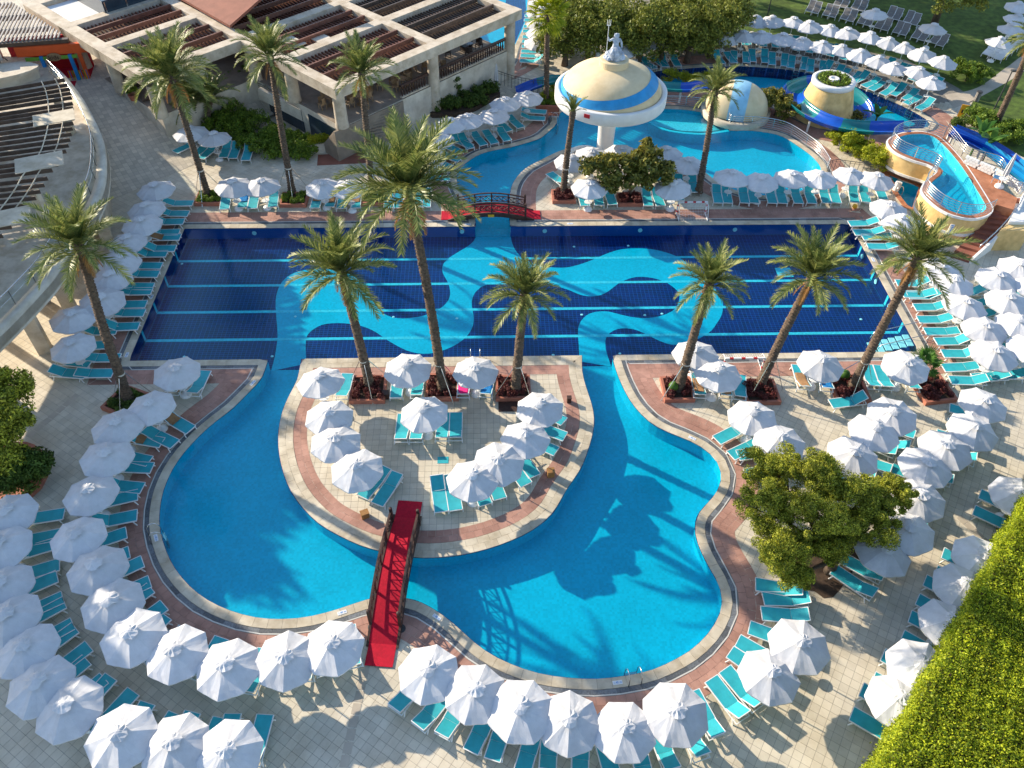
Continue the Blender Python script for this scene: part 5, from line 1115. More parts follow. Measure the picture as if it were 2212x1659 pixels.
for i in range(14): kb(kl-1.4+.1*i, kl-1.36+.1*i, -.05, .0, 0, .75, 'picket', ('yellow_paint', 'blue_paint', 'orange_paint', 'green_paint')[i % 4])
for i in range(8): kb(-.1+.1*i, -.06+.1*i, -.05, .0, 0, .75, 'picket', ('yellow_paint', 'blue_paint', 'orange_paint', 'green_paint')[i % 4])
# slatted roof left of the entrance
def u_at(s, d): p = Vector(L0)+kd*s+kn*d; return (p.x-O[0])*U.x+(p.y-O[1])*U.y
def s_max(d):
    s = kl+.2
    while s > -9 and u_at(s, d) > -8.5: s -= .1
    return s
for k, d in enumerate((.2, 2.6, 5.2, 7.8)):
    if s_max(d+.35) > -8: kb(-9, s_max(d+.35), d, d+.35, 2.76, 3.05, 'roof_beam', 'concrete' if k % 2 else 'slat_dark')
for i in range(52):
    s_ = -8.8+.28*i; d1 = .4
    while d1 < 8.0 and u_at(s_, d1) < -8.6: d1 += .1
    if d1 > 1.2: p = Vector(L0)+kd*s_+kn*((.4+d1)/2); MB().box((p.x+33, p.y-70, 3.12), (.11, d1-.4, .10), rz=ka).build('slat', 'slat_pale', kc)
wb = empty('white_block', (-37, 62, 0), 'plain pale block with rounded end and roof equipment at the upper left', 'building')
bp_ = spline([(-37.34,58.90),(-35.97,59.65),(-34.59,60.03),(-33.55,59.74),(-33.20,59.27),(-34.12,58.15),(-36.57,57.07)], .5, True); MB().prism([(x+37, y-62) for x, y in bp_], 0, 4.2).build('wall', 'concrete_pale', wb)
MB().prism([(x+37, y-62) for x, y in offset(bp_, .12)], 4.2, 4.42).build('roof_slab', 'concrete_pale', wb); MB().box((bp_[4][0]+37-1.2, bp_[4][1]-62+.2, 4.9), (1.2, .8, .6), .4).build('roof_unit', 'metal', wb)
for i in range(3): MB().tube([(bp_[4][0]+35.2+.5*i, bp_[4][1]-62, 4.42), (bp_[4][0]+35.2+.5*i, bp_[4][1]-62+.4, 4.9), (bp_[4][0]+35.6+.5*i, bp_[4][1]-62+.4, 4.42)], .04, 6).build('pipe', 'metal_dark', wb)

# ------------------------------------------------------------------ curved terrace building at the left
ZT = 3.6
edge = spline([(-32.48,60.59),(-30.78,58.48),(-28.50,55.13),(-26.57,51.84),(-25.41,49.57),(-24.57,47.36),(-23.81,44.64),(-23.54,42.35),(-23.57,39.75),(-23.61,37.54),(-23.66,35.47),(-23.97,33.79),(-24.43,31.85),(-24.95,30.06),(-25.28,28.68)], .4)
tb = empty('terrace_building', (-28, 45, 0), 'curved pale terrace building with a dark slatted pergola at left', 'building'); sh = lambda L: [(x+28, y-45) for x, y in L]
inner = [(-60, 20), (-60, 66), (edge[0][0]-2, edge[0][1]+3)]
floor_poly = sh(edge)+[(-30+28, edge[-1][1]-45), (-29.5+28, 42.5-45), (-75+28, 52-45), (-75+28, 66-45), (edge[0][0]+28-1.5, edge[0][1]-45+2)]
MB().prism(floor_poly, ZT-.55, ZT).build('terrace_floor', 'concrete', tb)
e1 = sh(edge); e2 = offset(e1, -.55, False); mb = MB(); n = len(e1)
if Vector(e2[n//2]).x > Vector(e1[n//2]).x: e2 = offset(e1, .55, False)
mb.v = [(x, y, ZT-.7) for x, y in e1]+[(x, y, ZT+.28) for x, y in e1]+[(x, y, ZT+.28) for x, y in e2]+[(x, y, ZT) for x, y in e2]
for i in range(n-1): mb.f += [(i, i+1, n+i+1, n+i), (n+i, n+i+1, 2*n+i+1, 2*n+i), (2*n+i, 2*n+i+1, 3*n+i+1, 3*n+i)]
mb.build('parapet', 'concrete_pale', tb, True)
w2 = offset(e1, .9, False) if e2[n//2][0] < e1[n//2][0] and False else [(a[0]+(b[0]-a[0])*1.6, a[1]+(b[1]-a[1])*1.6) for a, b in zip(e1, e2)]
half = next(i for i, p in enumerate(edge) if p[1] < 44)
MB().wall(w2[:half], 0, ZT-.5, False).build('lower_wall', 'concrete', tb, True)
for i in range(half, n-2, 8):
    p = w2[i]; MB().box((p[0], p[1], (ZT-.5)/2), (.7, .7, ZT-.5), rz=.4).build('pier', 'concrete', tb)
# rail with glass on the parapet
g0, g1 = 2, int(n*.98); last = None
for k in range(2): MB().tube([(x, y, ZT+.28+(.95, .5)[k]) for x, y in e2[g0:g1]], .03 if k == 0 else .015, 5).build('rail', 'metal', tb, True)
for i in range(g0, g1, 4): x, y = e2[i]; MB().tube([(x, y, ZT+.28), (x, y, ZT+1.23)], .022, 6).build('rail_post', 'metal_dark', tb)
gm = M.get('rail_glass')
m_ = bpy.data.materials.new('rail_glass'); m_.use_nodes = True; nn = m_.node_tree.nodes; ll = m_.node_tree.links; nn.clear(); oo = nn.new('ShaderNodeOutputMaterial'); tr_ = nn.new('ShaderNodeBsdfTransparent'); tr_.inputs[0].default_value = (.88, .95, .93, 1); gg = nn.new('ShaderNodeBsdfGlossy'); gg.inputs['Roughness'].default_value = .05; mm_ = nn.new('ShaderNodeMixShader'); mm_.inputs[0].default_value = .12
ll.new(tr_.outputs[0], mm_.inputs[1]); ll.new(gg.outputs[0], mm_.inputs[2]); ll.new(mm_.outputs[0], oo.inputs[0]); M['rail_glass'] = m_
for i in range(g0, g1-4, 4): MB().wall(e2[i:i+5], ZT+.34, ZT+1.12, False).build('glass_pane', 'rail_glass', tb)
# pergola: dark slats side by side across two curved bearers, following the terrace
pg = empty('pergola', (-32, 45, ZT), 'dark slatted pergola curving over the left terrace, with pale boards on top', 'pergola')
ZG = ZT+2.7
rp_ = spline([(-28.29,53.29),(-27.53,51.96),(-26.79,50.36),(-26.14,48.68),(-25.67,47.21),(-25.30,45.66),(-25.05,44.31),(-25.00,43.01),(-25.09,41.76),(-24.98,40.19),(-25.02,38.26),(-25.25,36.43),(-25.59,34.61)], .2)
Lr = [0]
for a, b in zip(rp_, rp_[1:]): Lr.append(Lr[-1]+math.dist(a, b))
nsl = int(Lr[-1]/.70)
sd = Vector([(-31.68,51.02)][0])-Vector([(-27.83,52.62)][0]); sd.normalize(); sa = math.atan2(sd.y, sd.x)
slm = MB().box((4.5, 0, 0), (9.0, .06, .24)).mesh('slat', 'slat_dark')
for i in range(nsl):
    s = .70*i; k = next(j for j, l_ in enumerate(Lr) if l_ >= s); p = rp_[k]; a = sa+R_(2.2)*(-i*.25); o = link('slat', slm, pg, (p[0]+32, p[1]-45, ZG-ZT)); o.rotation_euler = (0, 0, a)
for d in (.55, 1.4, 4.4, 5.2):
    c = [(x+32+sd.x*d, y-45+sd.y*d, ZG-ZT+.19) for x, y in rp_]; MB().tube(c, .035, 5).build('batten', 'coping', pg)
for px in (( [(-26.98,47.76)][0], 2.4, 1.5), ([(-25.96,42.54)][0], 2.6, 1.7), ([(-25.55,37.00)][0], 2.2, 1.6)):
    MB().box((px[0][0]+32, px[0][1]-45, ZG-ZT+.21), (px[1], px[2], .04), rz=sa).build('roof_board', 'coping', pg)
for i in (10, 60, 110, 160, 200):
    if i < len(rp_): MB().box((rp_[i][0]+32+sd.x*.9, rp_[i][1]-45+sd.y*.9, (ZG-ZT-.2)/2), (.45, .45, ZG-ZT-.2)).build('post', 'concrete', pg)

# ------------------------------------------------------------------ trees, hedges, shrubs
def lobed_tree(base, lobes, label, cat, mat, name, leaf=.10, per=150, dens=1.0, trunk_r=.22, group=None, clr=(.35, .7), jitter=.8, shell=.5, limbs=True, aspect=.45, flat=.8):
    """trunk and limbs reaching into several lobes (x, y, z, rx, ry, rz, clumps) of leaf-sized faces"""
    root = empty(name, (base[0], base[1], 0), label, cat, group); bx, by = base
    mb = MB(); cz = sum(l[2] for l in lobes)/len(lobes); hub = Vector((0, 0, max(.6, min(l[2]-l[5]*.6 for l in lobes))))
    mb.tube([(0, 0, -.05), (hub.x*.5+.05, .04, hub.z*.5), tuple(hub)], [trunk_r*1.35, trunk_r*1.05, trunk_r*.9], 10)
    if limbs:
        for l in lobes:
            e = Vector((l[0]-bx, l[1]-by, l[2])); m_ = hub.lerp(e, .5)+Vector((0, 0, .15)); mb.tube([tuple(hub), tuple(m_), tuple(e)], [trunk_r*.7, trunk_r*.45, trunk_r*.15], 7)
            for k in range(5):
                d = Vector(rng.normal(size=3)); d.normalize(); t = Vector((e.x+d.x*l[3]*.8, e.y+d.y*l[4]*.8, e.z+abs(d.z)*l[5]*.7)); mb.tube([tuple(m_.lerp(e, .5)), tuple(t)], [trunk_r*.25, trunk_r*.06], 5)
    mb.build('trunk', 'trunk_tree', root, True)
    Ps, Ns = [], []
    for l in lobes:
        P, N = clumps((l[0]-bx, l[1]-by, l[2]), l[3:6], int(l[6]*dens), clr[0], clr[1], per, shell, flat); Ps.append(P); Ns.append(N)
    P, N = np.concatenate(Ps), np.concatenate(Ns); m = P[:, 2] > .1; foliage('crown', P[m], N[m], leaf, mat, root, jitter, aspect)
    return root
def lobe(px, z, rx, ry, rz, k): return (px[0], px[1], z, rx, ry, rz, k)
jb = [(15.27,18.45)][0]
lobed_tree(jb, [lobe([(12.84,21.96)][0], 3.0, 1.45, 1.3, 1.0, 34), lobe([(12.07,19.90)][0], 2.9, 1.35, 1.2, 1.2, 34), lobe([(12.44,18.11)][0], 2.4, 1.35, 1.1, 1.2, 34), lobe([(14.41,21.16)][0], 3.5, 1.4, 1.3, 1.1, 34), lobe([(14.02,19.04)][0], 3.4, 1.5, 1.4, 1.2, 40), lobe([(15.99,19.97)][0], 3.2, 1.4, 1.2, 1.1, 34), lobe([(17.74,20.47)][0], 2.8, 1.2, 1.0, 1.0, 26), lobe([(16.49,19.05)][0], 2.6, 1.3, 1.0, 1.0, 28), lobe([(12.92,17.23)][0], 1.6, .9, .7, .9, 18), lobe([(14.79,18.41)][0], 2.2, 1.3, 1.0, 1.0, 26)],
    'big sprawling juniper on the right bank of the lagoon', 'tree', 'leaf_cypress', 'juniper_tree', .043, 420, 1.9, .2, None, (.16, .42), .8, .35)
MB().fill([spline([(12.38,19.60),(14.37,20.56),(16.77,20.50),(17.39,19.74),(15.09,17.19),(14.35,17.48),(13.22,17.92)], .5, True)], .012).build('mulch_bed', 'soil', deck)
# tree and dark bush at the left edge
lobed_tree([(-24.68,25.45)][0], [lobe([(-23.46,27.16)][0], 3.2, 1.3, 1.3, 1.3, 34), lobe([(-22.58,25.57)][0], 2.8, 1.0, 1.1, 1.1, 26), lobe([(-23.85,26.09)][0], 3.4, 1.6, 1.5, 1.4, 30), lobe([(-22.88,24.27)][0], 2.0, 1.0, .9, 1.0, 20)], 'yellow-green conifer at the left edge of the deck', 'tree', 'leaf_cypress', 'conifer_tree', .08, 200, 1.2, .2, None, (.3, .55))
lobed_tree([(-22.66,24.00)][0], [lobe([(-22.01,24.19)][0], 1.2, 1.1, .9, .9, 30), lobe([(-22.63,23.73)][0], 1.1, 1.0, .9, .8, 22), lobe([(-21.66,24.47)][0], 1.0, .7, .6, .7, 14)], 'dark round bush below the conifer at the left edge', 'shrub', 'leaf_dark', 'round_bush', .085, 150, 1.2, .1, None, (.3, .5))
MB().prism(spline([(-25.32,25.90),(-23.31,26.61),(-21.72,25.25),(-21.85,23.30),(-24.15,23.08)], .5, True), 0, .22).build('bed_kerb', 'terracotta', deck)
# tall clipped hedge, lower right
H0, H1 = Vector([(12.40,8.81)][0]), Vector([(23.17,20.06)][0]); hd = (H1-H0); hd.normalize(); hn = Vector((hd.y, -hd.x)); H0 += hn*.35; H1 += hn*.25; H0 -= hd*7; H1 += hd*6; hl = (H1-H0).length; HWd = 7.5; HT = 4.0
hedge = empty('clipped_hedge', (H0.x, H0.y, 0), 'tall dense clipped hedge filling the lower right corner', 'hedge')
cq = [(0, 0), tuple(hd*hl), tuple(hd*hl+hn*HWd), tuple(hn*HWd)]; cq = [(a[0]+.25*(hn.x), a[1]+.25*hn.y) for a in cq]
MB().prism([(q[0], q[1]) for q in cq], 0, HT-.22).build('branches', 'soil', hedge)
n1 = 260000; s = rng.random(n1)*hl; w = rng.random(n1)*HWd; bumpz = .06*np.sin(s*2.1)*np.cos(w*1.9+s)+.06*np.sin(s*5.3+w*4.1)*np.cos(s*3.7-w*6.1)+.085*rng.normal(size=n1)
Pt = np.stack([s*hd.x+w*hn.x, s*hd.y+w*hn.y, HT+bumpz*.9], 1); Nt = np.tile([0, 0, 1.0], (n1, 1))
n2 = 90000; s = rng.random(n2)*hl; zz = HT*rng.random(n2)**.75; bump2 = .06*np.sin(s*2.3+zz*2)+.08*rng.normal(size=n2)
Pf = np.stack([s*hd.x-bump2*hn.x, s*hd.y-bump2*hn.y, zz], 1); Nf = np.tile([-hn.x, -hn.y, .3], (n2, 1))
n3 = 22000; w = rng.random(n3)*HWd; zz = HT*rng.random(n3); b3 = .08*rng.normal(size=n3)
Pe = np.stack([w*hn.x-b3*hd.x, w*hn.y-b3*hd.y, zz], 1); Ne = np.tile([-hd.x, -hd.y, .3], (n3, 1))
foliage('leaves', np.concatenate([Pt, Pf, Pe]), np.concatenate([Nt, Nf, Ne]), .046, 'leaf_hedge', hedge, .75, .5)
# magnolia in the upper island
lobed_tree([(10.09,48.28)][0], [lobe([(7.62,48.03)][0], 2.5, 1.25, 1.0, .8, 26), lobe([(9.14,47.94)][0], 2.9, 1.2, 1.0, .9, 26), lobe([(10.87,48.05)][0], 3.0, 1.2, 1.0, 1.0, 26), lobe([(11.98,47.57)][0], 2.4, 1.1, .9, .9, 24), lobe([(10.27,47.37)][0], 2.0, 1.3, .9, .8, 22), lobe([(10.84,47.89)][0], 4.2, .35, .35, .5, 6), lobe([(8.56,47.43)][0], 1.9, .9, .7, .6, 14)],
    'bronze-green magnolia tree among parasols before the mushroom fountain', 'tree', 'leaf_magnolia', 'magnolia_tree', .16, 75, 1.15, .12, None, (.28, .5), .9, .4, True, .38)
# conifers along the back
back = [(1225, 52, 4.2, 2.4, 26), (1275, 40, 5.0, 2.8, 30), (1325, 30, 5.2, 2.8, 30), (1390, 38, 5.0, 2.7, 30), (1440, 30, 5.2, 2.7, 30), (1500, 30, 5.2, 3.0, 32), (1550, 20, 5.2, 2.8, 30), (1240, 5, 5.5, 3.0, 30), (1340, -10, 6.0, 3.4, 34), (1460, -15, 6.0, 3.4, 34), (1570, -20, 6.0, 3.2, 32)]
import re as _re
CX_ = {'b': [[(7.12,68.91)][0], [(9.08,69.12)][0], [(11.10,69.64)][0], [(13.59,68.94)][0], [(15.63,69.46)][0], [(18.01,69.46)][0], [(20.32,70.63)][0], [(7.87,71.46)][0], [(11.95,72.27)][0], [(16.88,72.70)][0], [(21.67,73.13)][0]]}
for i, p in enumerate(CX_['b']):
    r = 2.5+.3*(i % 3); z = 2.5+.3*(i % 2)
    pos = ['left', 'second from left', 'third from left', 'fourth from left', 'fifth from left', 'sixth from left', 'right'][i] if i < 7 else ['left', 'second', 'third', 'right'][i-7]
    lab = (f'dark green pine in the front line behind the statue, {pos}' if i < 7 else f'pine in the rear line at the top edge, {pos} of four')
    lobed_tree(p, [(p[0], p[1], z, r, r*.9, 2.3, 52), (p[0]+r*.5*math.cos(i*2), p[1]+r*.5*math.sin(i*2), z+.9, r*.6, r*.6, 1.2, 20), (p[0]-r*.5*math.cos(i*2), p[1]-.6, z-.6, r*.7, r*.6, 1.3, 20)], lab, 'tree', 'leaf_pine', 'pine_tree', .12, 90, 1.1, .25, 'pines behind the statue', (.4, .8))
p = [(43.73,77.90)][0]; t_ = [(38.19,67.48)][0]
lobed_tree(p, [(t_[0], t_[1], 6.6, 3.0, 2.6, 1.3, 40), (t_[0]+3.0, t_[1]+1, 6.9, 2.4, 2.0, 1.1, 26), (t_[0]-3.2, t_[1]+2.5, 7.4, 2.2, 2.0, 1.1, 24)], 'spreading umbrella pine over the lawn at the top right', 'tree', 'leaf_pine', 'umbrella_pine', .12, 110, 1.1, .26, None, (.4, .8))
# more tall pines beyond the upper edge whose shade lies on the lawn
for i, (x, y) in enumerate([(13, 90), (20, 86.5), (26, 87), (32, 88), (38.5, 88.5), (45, 90), (23, 94), (36, 96), (51, 92), (29, 93)]):
    lobed_tree((x, y), [(x, y, 9.5, 4.2, 4.0, 2.6, 60), (x+1.5, y-1, 6.6, 3.0, 2.8, 1.8, 34), (x-1.5, y+1, 11.6, 2.8, 2.8, 1.8, 28)], f'{ORD[i+1]} tall pine beyond the top edge of the lawn', 'tree', 'leaf_dark', 'pine_tree', .2, 60, 1.0, .3, 'pines beyond the lawn', (.6, 1.1))
# row of tall pines left of the deck: their crowns shade the left side of the pools
PINE_X = -34.5
for i, y in enumerate((19.0, 23.0, 27.0, 31.0, 35.0, 39.0, 43.0, 47.5, 52.0, 56.5)):
    x = PINE_X-.8+1.6*((i*37) % 10)/10-(3.5 if i > 7 else 0); h = 7.6+1.2*((i*53) % 10)/10
    lobed_tree((x, y), [(x, y, h, 2.5, 2.7, 2.3, 60), (x+.6, y-1.2, h-1.5, 2.0, 2.3, 1.2, 22), (x+.2, y+1.0, h+1.9, 1.5, 1.7, 1.4, 24)], f'{ORD[i+1]} tall pine of the row left of the deck', 'tree', 'leaf_pine', 'pine_tree', .22, 60, 1.0, .3, 'pines left of the deck', (.5, 1.0), .8, .35)
# shrubs
def shrub(px, z, r, rz, k, label, mat, leaf=.09, per=110, name='shrub', group=None, more=()):
    ls = [(px[0], px[1], z, r, r*.85, rz, k)]+[(q[0], q[1], z*.9, rr, rr*.85, rz*.85, k*.6) for q, rr in more]
    return lobed_tree(px, ls, label, 'shrub', mat, name, leaf, per, 1.1, .06, group, (.22, .42), .8, .4, False)
shrub([(27.58,54.20)][0], .9, 1.7, .9, 40, 'lime-green feathery shrub below the blue slide', 'leaf_lime', .07, 150, more=(([(28.56,52.87)][0], 1.3), ([(26.94,55.01)][0], 1.0), ([(28.87,51.72)][0], .9)))
shrub([(23.42,59.91)][0], 1.0, 1.3, 1.1, 34, 'yellow-green broad-leaved shrub beside the half-dome', 'leaf_magnolia', .11, 80, more=(([(24.05,59.01)][0], 1.0), ([(23.00,60.83)][0], .9)))
shrub([(41.68,65.87)][0], .7, 1.5, .8, 34, 'lime-edged shrub by the bend of the garden path', 'leaf_bush', .08, 120, more=(([(42.59,65.61)][0], 1.2), ([(41.28,67.18)][0], 1.0)))
shrub([(39.26,57.95)][0], .7, 1.5, .8, 30, 'clipped shrub behind the yellow caution sign', 'leaf_bush', .08, 120, more=(([(39.87,57.22)][0], 1.3), ([(39.11,58.91)][0], .9)))
shrub([(41.06,56.15)][0], .7, 1.7, .8, 34, 'broad shrub at the right lawn\'s edge below the leaning palm', 'leaf_bush', .08, 120, more=(([(39.64,55.46)][0], 1.3), ([(42.31,56.85)][0], 1.2)))
shrub([(37.36,57.46)][0], .5, .75, .6, 18, 'round clipped bush left of the brick steps', 'leaf_dark', .07, 120)
shrub([(18.32,71.81)][0], .8, 1.8, 1.0, 34, 'dark shrub behind the notice board by the pines', 'leaf_dark', .09, 110, more=(([(19.63,72.00)][0], 1.5), ([(17.39,71.34)][0], 1.2)))
for i, p in enumerate([[(17.19,65.53)][0], [(18.58,65.53)][0], [(15.84,65.79)][0]]): shrub(p, .5, .9, .5, 14, f'{ORD[i+1]} yellow-flowering clump beyond the slide behind the statue', 'leaf_lime', .07, 100, group='yellow clumps beyond the slide')
for i, (p, r) in enumerate([([(26.38,62.48)][0], .7), ([(26.40,61.17)][0], .8), ([(26.83,60.02)][0], .8), ([(27.62,58.89)][0], .8), ([(28.67,58.63)][0], .7), ([(29.75,58.87)][0], .6)]): shrub(p, .35, r, .4, 12, f'{ORD[i+1]} dry ground-cover clump round the yellow cone\'s foot', 'leaf_bush' if i < 2 else 'leaf_magnolia', .07, 90, group='clumps round the cone')
for i, p in enumerate([[(5.77,63.51)][0], [(6.33,64.32)][0], [(5.30,62.16)][0]]): shrub(p, .4, .8, .45, 14, f'{ORD[i+1]} yellow-green shrub beside the tall fan palm', 'leaf_lime', .07, 90, group='shrubs at the fan palm')
# green beds before the restaurant
beds = [([(-18.62,56.59)][0], 1.6, 1.0), ([(-17.14,55.23)][0], 1.6, .9), ([(-15.47,54.55)][0], 1.5, .8), ([(-13.89,54.34)][0], 1.3, .7), ([(-19.83,59.07)][0], 1.6, 1.4), ([(-17.94,57.63)][0], 1.6, 1.3), ([(-15.92,56.23)][0], 1.4, 1.1), ([(-20.37,61.68)][0], 1.4, 1.9), ([(-19.86,62.84)][0], 1.2, 2.1), ([(-19.08,63.63)][0], 1.1, 2.3), ([(-20.42,57.65)][0], 1.2, 1.2), ([(-14.21,55.34)][0], 1.2, .9), ([(-13.23,54.53)][0], .9, .6), ([(-21.15,60.18)][0], 1.0, 1.6)]
gb = empty('hedge_bed', (-16, 54, 0), 'mounded evergreen hedge bed beside the sunken passage', 'hedge'); Pb, Nb = [], []
for p, r, z in beds:
    P, N = clumps((p[0]+16, p[1]-54, z*.55), (r, r*.9, z*.6), 42, .2, .42, 130, .5); Pb.append(P); Nb.append(N)
P, N = np.concatenate(Pb), np.concatenate(Nb); m = P[:, 2] > .02; foliage('leaves', P[m], N[m], .075, 'leaf_bush', gb)
hb = empty('box_hedge', ([(-11.79,55.15)][0][0], [(-11.79,55.15)][0][1], 0), 'small lime box hedge on a white wall by the restaurant corner', 'hedge'); ha = R_(18)
MB().box((0, 0, .35), (3.2, 1.0, .7), rz=ha).build('wall', 'concrete_pale', hb)
n = 5000; q = rng.random((n, 3))-.5; q[:, 0] *= 2.7; q[:, 1] *= .8; q[:, 2] = .7+.45*(q[:, 2]+.5); ca, sa_ = math.cos(ha), math.sin(ha); P = np.stack([q[:, 0]*ca-q[:, 1]*sa_, q[:, 0]*sa_+q[:, 1]*ca, q[:, 2]], 1); foliage('leaves', P, np.tile([0, 0, 1.], (n, 1)), .06, 'leaf_lime', hb)
bw_ = empty('planting_bed', (-2, 58, 0), 'dark planting bed with low shrubs under the restaurant wall', 'flower bed'); Pb, Nb = [], []
MB().prism([(x+2, y-58) for x, y in [(-4.56,60.55),(-1.99,62.55),(1.09,64.76),(1.35,63.13),(-0.66,60.81),(-2.50,59.69),(-4.16,59.70)]], 0, .35).build('soil', 'soil', bw_)
for p, r in zip([(-3.82,60.54),(-3.09,61.01),(-2.34,60.82),(-1.61,61.97),(-0.85,62.35),(-0.09,62.74),(0.58,63.34),(-1.13,61.19),(-0.29,61.57)], (.8, .7, .6, .9, .8, .9, .8, .7, .7)):
    P, N = clumps((p[0]+2, p[1]-58, .6), (r, r, .5), 16, .18, .35, 110, .5); Pb.append(P); Nb.append(N)
P, N = np.concatenate(Pb), np.concatenate(Nb); foliage('leaves', P, N, .07, 'leaf_dark', bw_)
for i, (p, hgt) in enumerate([([(-2.28,62.36)][0], 1.9), ([(-0.67,64.76)][0], 2.0)]):
    lobed_tree(p, [(p[0], p[1], .7, .45, .45, .35, 8), (p[0], p[1], 1.3, .4, .4, .3, 8), (p[0], p[1], hgt, .33, .33, .3, 7)], f'{("left", "right")[i]} clipped topiary in the bed under the restaurant wall', 'shrub', 'leaf_dark', 'topiary', .06, 110, 1.0, .05, None, (.18, .3), .8, .4, False)
# banana plants by the terrace
def banana(p, h, n, label, z0=0, seed=0):
    random.seed(seed); root = empty('banana_plant', (p[0], p[1], z0), label, 'plant'); MB().tube([(0, 0, 0), (0, 0, h)], [.09, .06], 8).build('stem', 'leaf_banana', root)
    for k in range(n):
        a = 2.4*k+seed; L = random.uniform(1.2, 1.7); mb = MB(); m_ = 8; e_ = R_(random.uniform(45, 80)); q = Vector((0, 0, h*.9))
        for i in range(m_+1):
            t = i/m_; w = .22*math.sin(math.pi*min(1, .1+t*.9))**.7; d = e_-t*1.1; 
            mb.v += [(q.x-w*0, q.y-w, q.z-.04), (q.x, q.y, q.z), (q.x, q.y+w, q.z-.04)]; q = q+Vector((math.cos(d), 0, math.sin(d)))*L/m_
        for i in range(m_): b = i*3; mb.f += [(b, b+1, b+4, b+3), (b+1, b+2, b+5, b+4)]
        mb.build('leaf', 'leaf_banana', root, True, rz=a)
banana([(36.67,53.38)][0], 2.2, 6, 'tall banana plant beside the brick terrace railing', 0, 1)
banana([(37.18,52.51)][0], 2.0, 6, 'second banana plant right beside the slide lanes', 0, 4)
banana([(31.04,58.25)][0], .9, 5, 'small banana plant at the slide pool\'s near end', 0, 7)

# ------------------------------------------------------------------ planters at the palms, with stakes
def planter(c, sx, sy, mat, label, group, rz=0.0, seed=0, leaf=.05):
    o = empty('planter', (c[0], c[1], 0), label, 'planter', group, rz)
    for q, d in (((0, -sy/2, .14), (sx+.14, .14, .28)), ((0, sy/2, .14), (sx+.14, .14, .28)), ((-sx/2, 0, .14), (.14, sy-.14, .28)), ((sx/2, 0, .14), (.14, sy-.14, .28))): MB().box(q, d).build('kerb', 'terracotta', o)
    MB().box((0, 0, .09), (sx-.12, sy-.12, .18)).build('soil', 'soil', o)
    n = 30; Ps, Ns = [], []
    for k in range(n):
        x, y = (random.random()-.5)*(sx-.25), (random.random()-.5)*(sy-.25); 
        if x*x+y*y < .06: continue
        u = rng.normal(size=(130, 3)); u /= np.linalg.norm(u, axis=1)[:, None]; Ps.append(np.array((x, y, .36))+u*.20*(.5+.5*rng.random((130, 1)))); Ns.append(u)
    foliage('plants', np.concatenate(Ps), np.concatenate(Ns), leaf, mat, o)
near_pl = [([(-6.43,29.99)][0], 1.75, 1.75, 'island\'s left palm'), ([(-2.45,30.09)][0], 1.65, 1.75, 'island\'s tallest palm'), ([(1.37,29.95)][0], 1.75, 1.6, 'island\'s right palm'), ([(10.30,29.69)][0], 1.5, 1.6, 'palm left of the near goal'), ([(14.78,29.43)][0], 1.75, 1.6, 'palm right of the near goal'), ([(19.71,29.52)][0], 1.7, 1.8, 'palm before the pool steps'), ([(24.32,29.43)][0], 1.7, 1.8, 'small fan palm')]
for i, (c, sx, sy, w) in enumerate(near_pl): planter(c, sx, sy, 'leaf_burgundy', f'terracotta-edged box of burgundy shrubs round the {w}', 'burgundy planters', 0 if i != 6 else .12)
for i, (c, w) in enumerate([([(-19.04,48.37)][0], 'palm with orange stalks'), ([(-13.21,48.14)][0], 'second palm behind the lane pool'), ([(-7.68,48.25)][0], 'palm before the restaurant corner'), ([(-19.11,29.31)][0], 'palm at the left end of the lane pool')]): planter(c, 1.7, 1.4 if i < 3 else 1.7, 'leaf_bush' if i < 3 else 'leaf_dark', f'terracotta-edged box of green plants round the {w}', 'green planters', 0 if i < 3 else R_(-25))
planter([(5.49,48.33)][0], 1.5, 1.3, 'leaf_burgundy', 'terracotta-edged box of burgundy shrubs round the thin tied-up palm', 'burgundy planters'); planter([(10.11,47.88)][0], 1.6, 1.2, 'leaf_burgundy', 'terracotta-edged box round the magnolia\'s foot', 'burgundy planters'); planter([(5.17,61.93)][0], 1.8, 1.5, 'leaf_bush', 'terracotta-edged bed round the tall fan palm', 'green planters')
for i, (b, t, h, fl, nf, lab) in enumerate(PALMS):
    if i in (11,): continue
    B = Vector((b[0], b[1], 0)); T = Vector((t[0], t[1], h)); at = B.lerp(T, 2.1/h); r = .2; sk = empty('palm_stakes', (B.x, B.y, 0), 'grey stakes propping the '+lab.split(',')[0].replace(' with orange fruit stalks', '').replace('rectangular', 'lane'), 'stakes', 'palm stakes')
    for k in range(3):
        a = R_(25+120*k+17*i); e_ = Vector((math.cos(a), math.sin(a), 0)); MB().tube([(at.x-B.x+e_.x*r*.9, at.y-B.y+e_.y*r*.9, at.z), (e_.x*1.25, e_.y*1.25, .0)], .022, 6).build('stake', 'metal', sk)
    MB().lathe([(r*1.12, -.05), (r*1.16, .0), (r*1.12, .05)], 12, (at.x-B.x, at.y-B.y, at.z)).build('band', 'rope', sk)

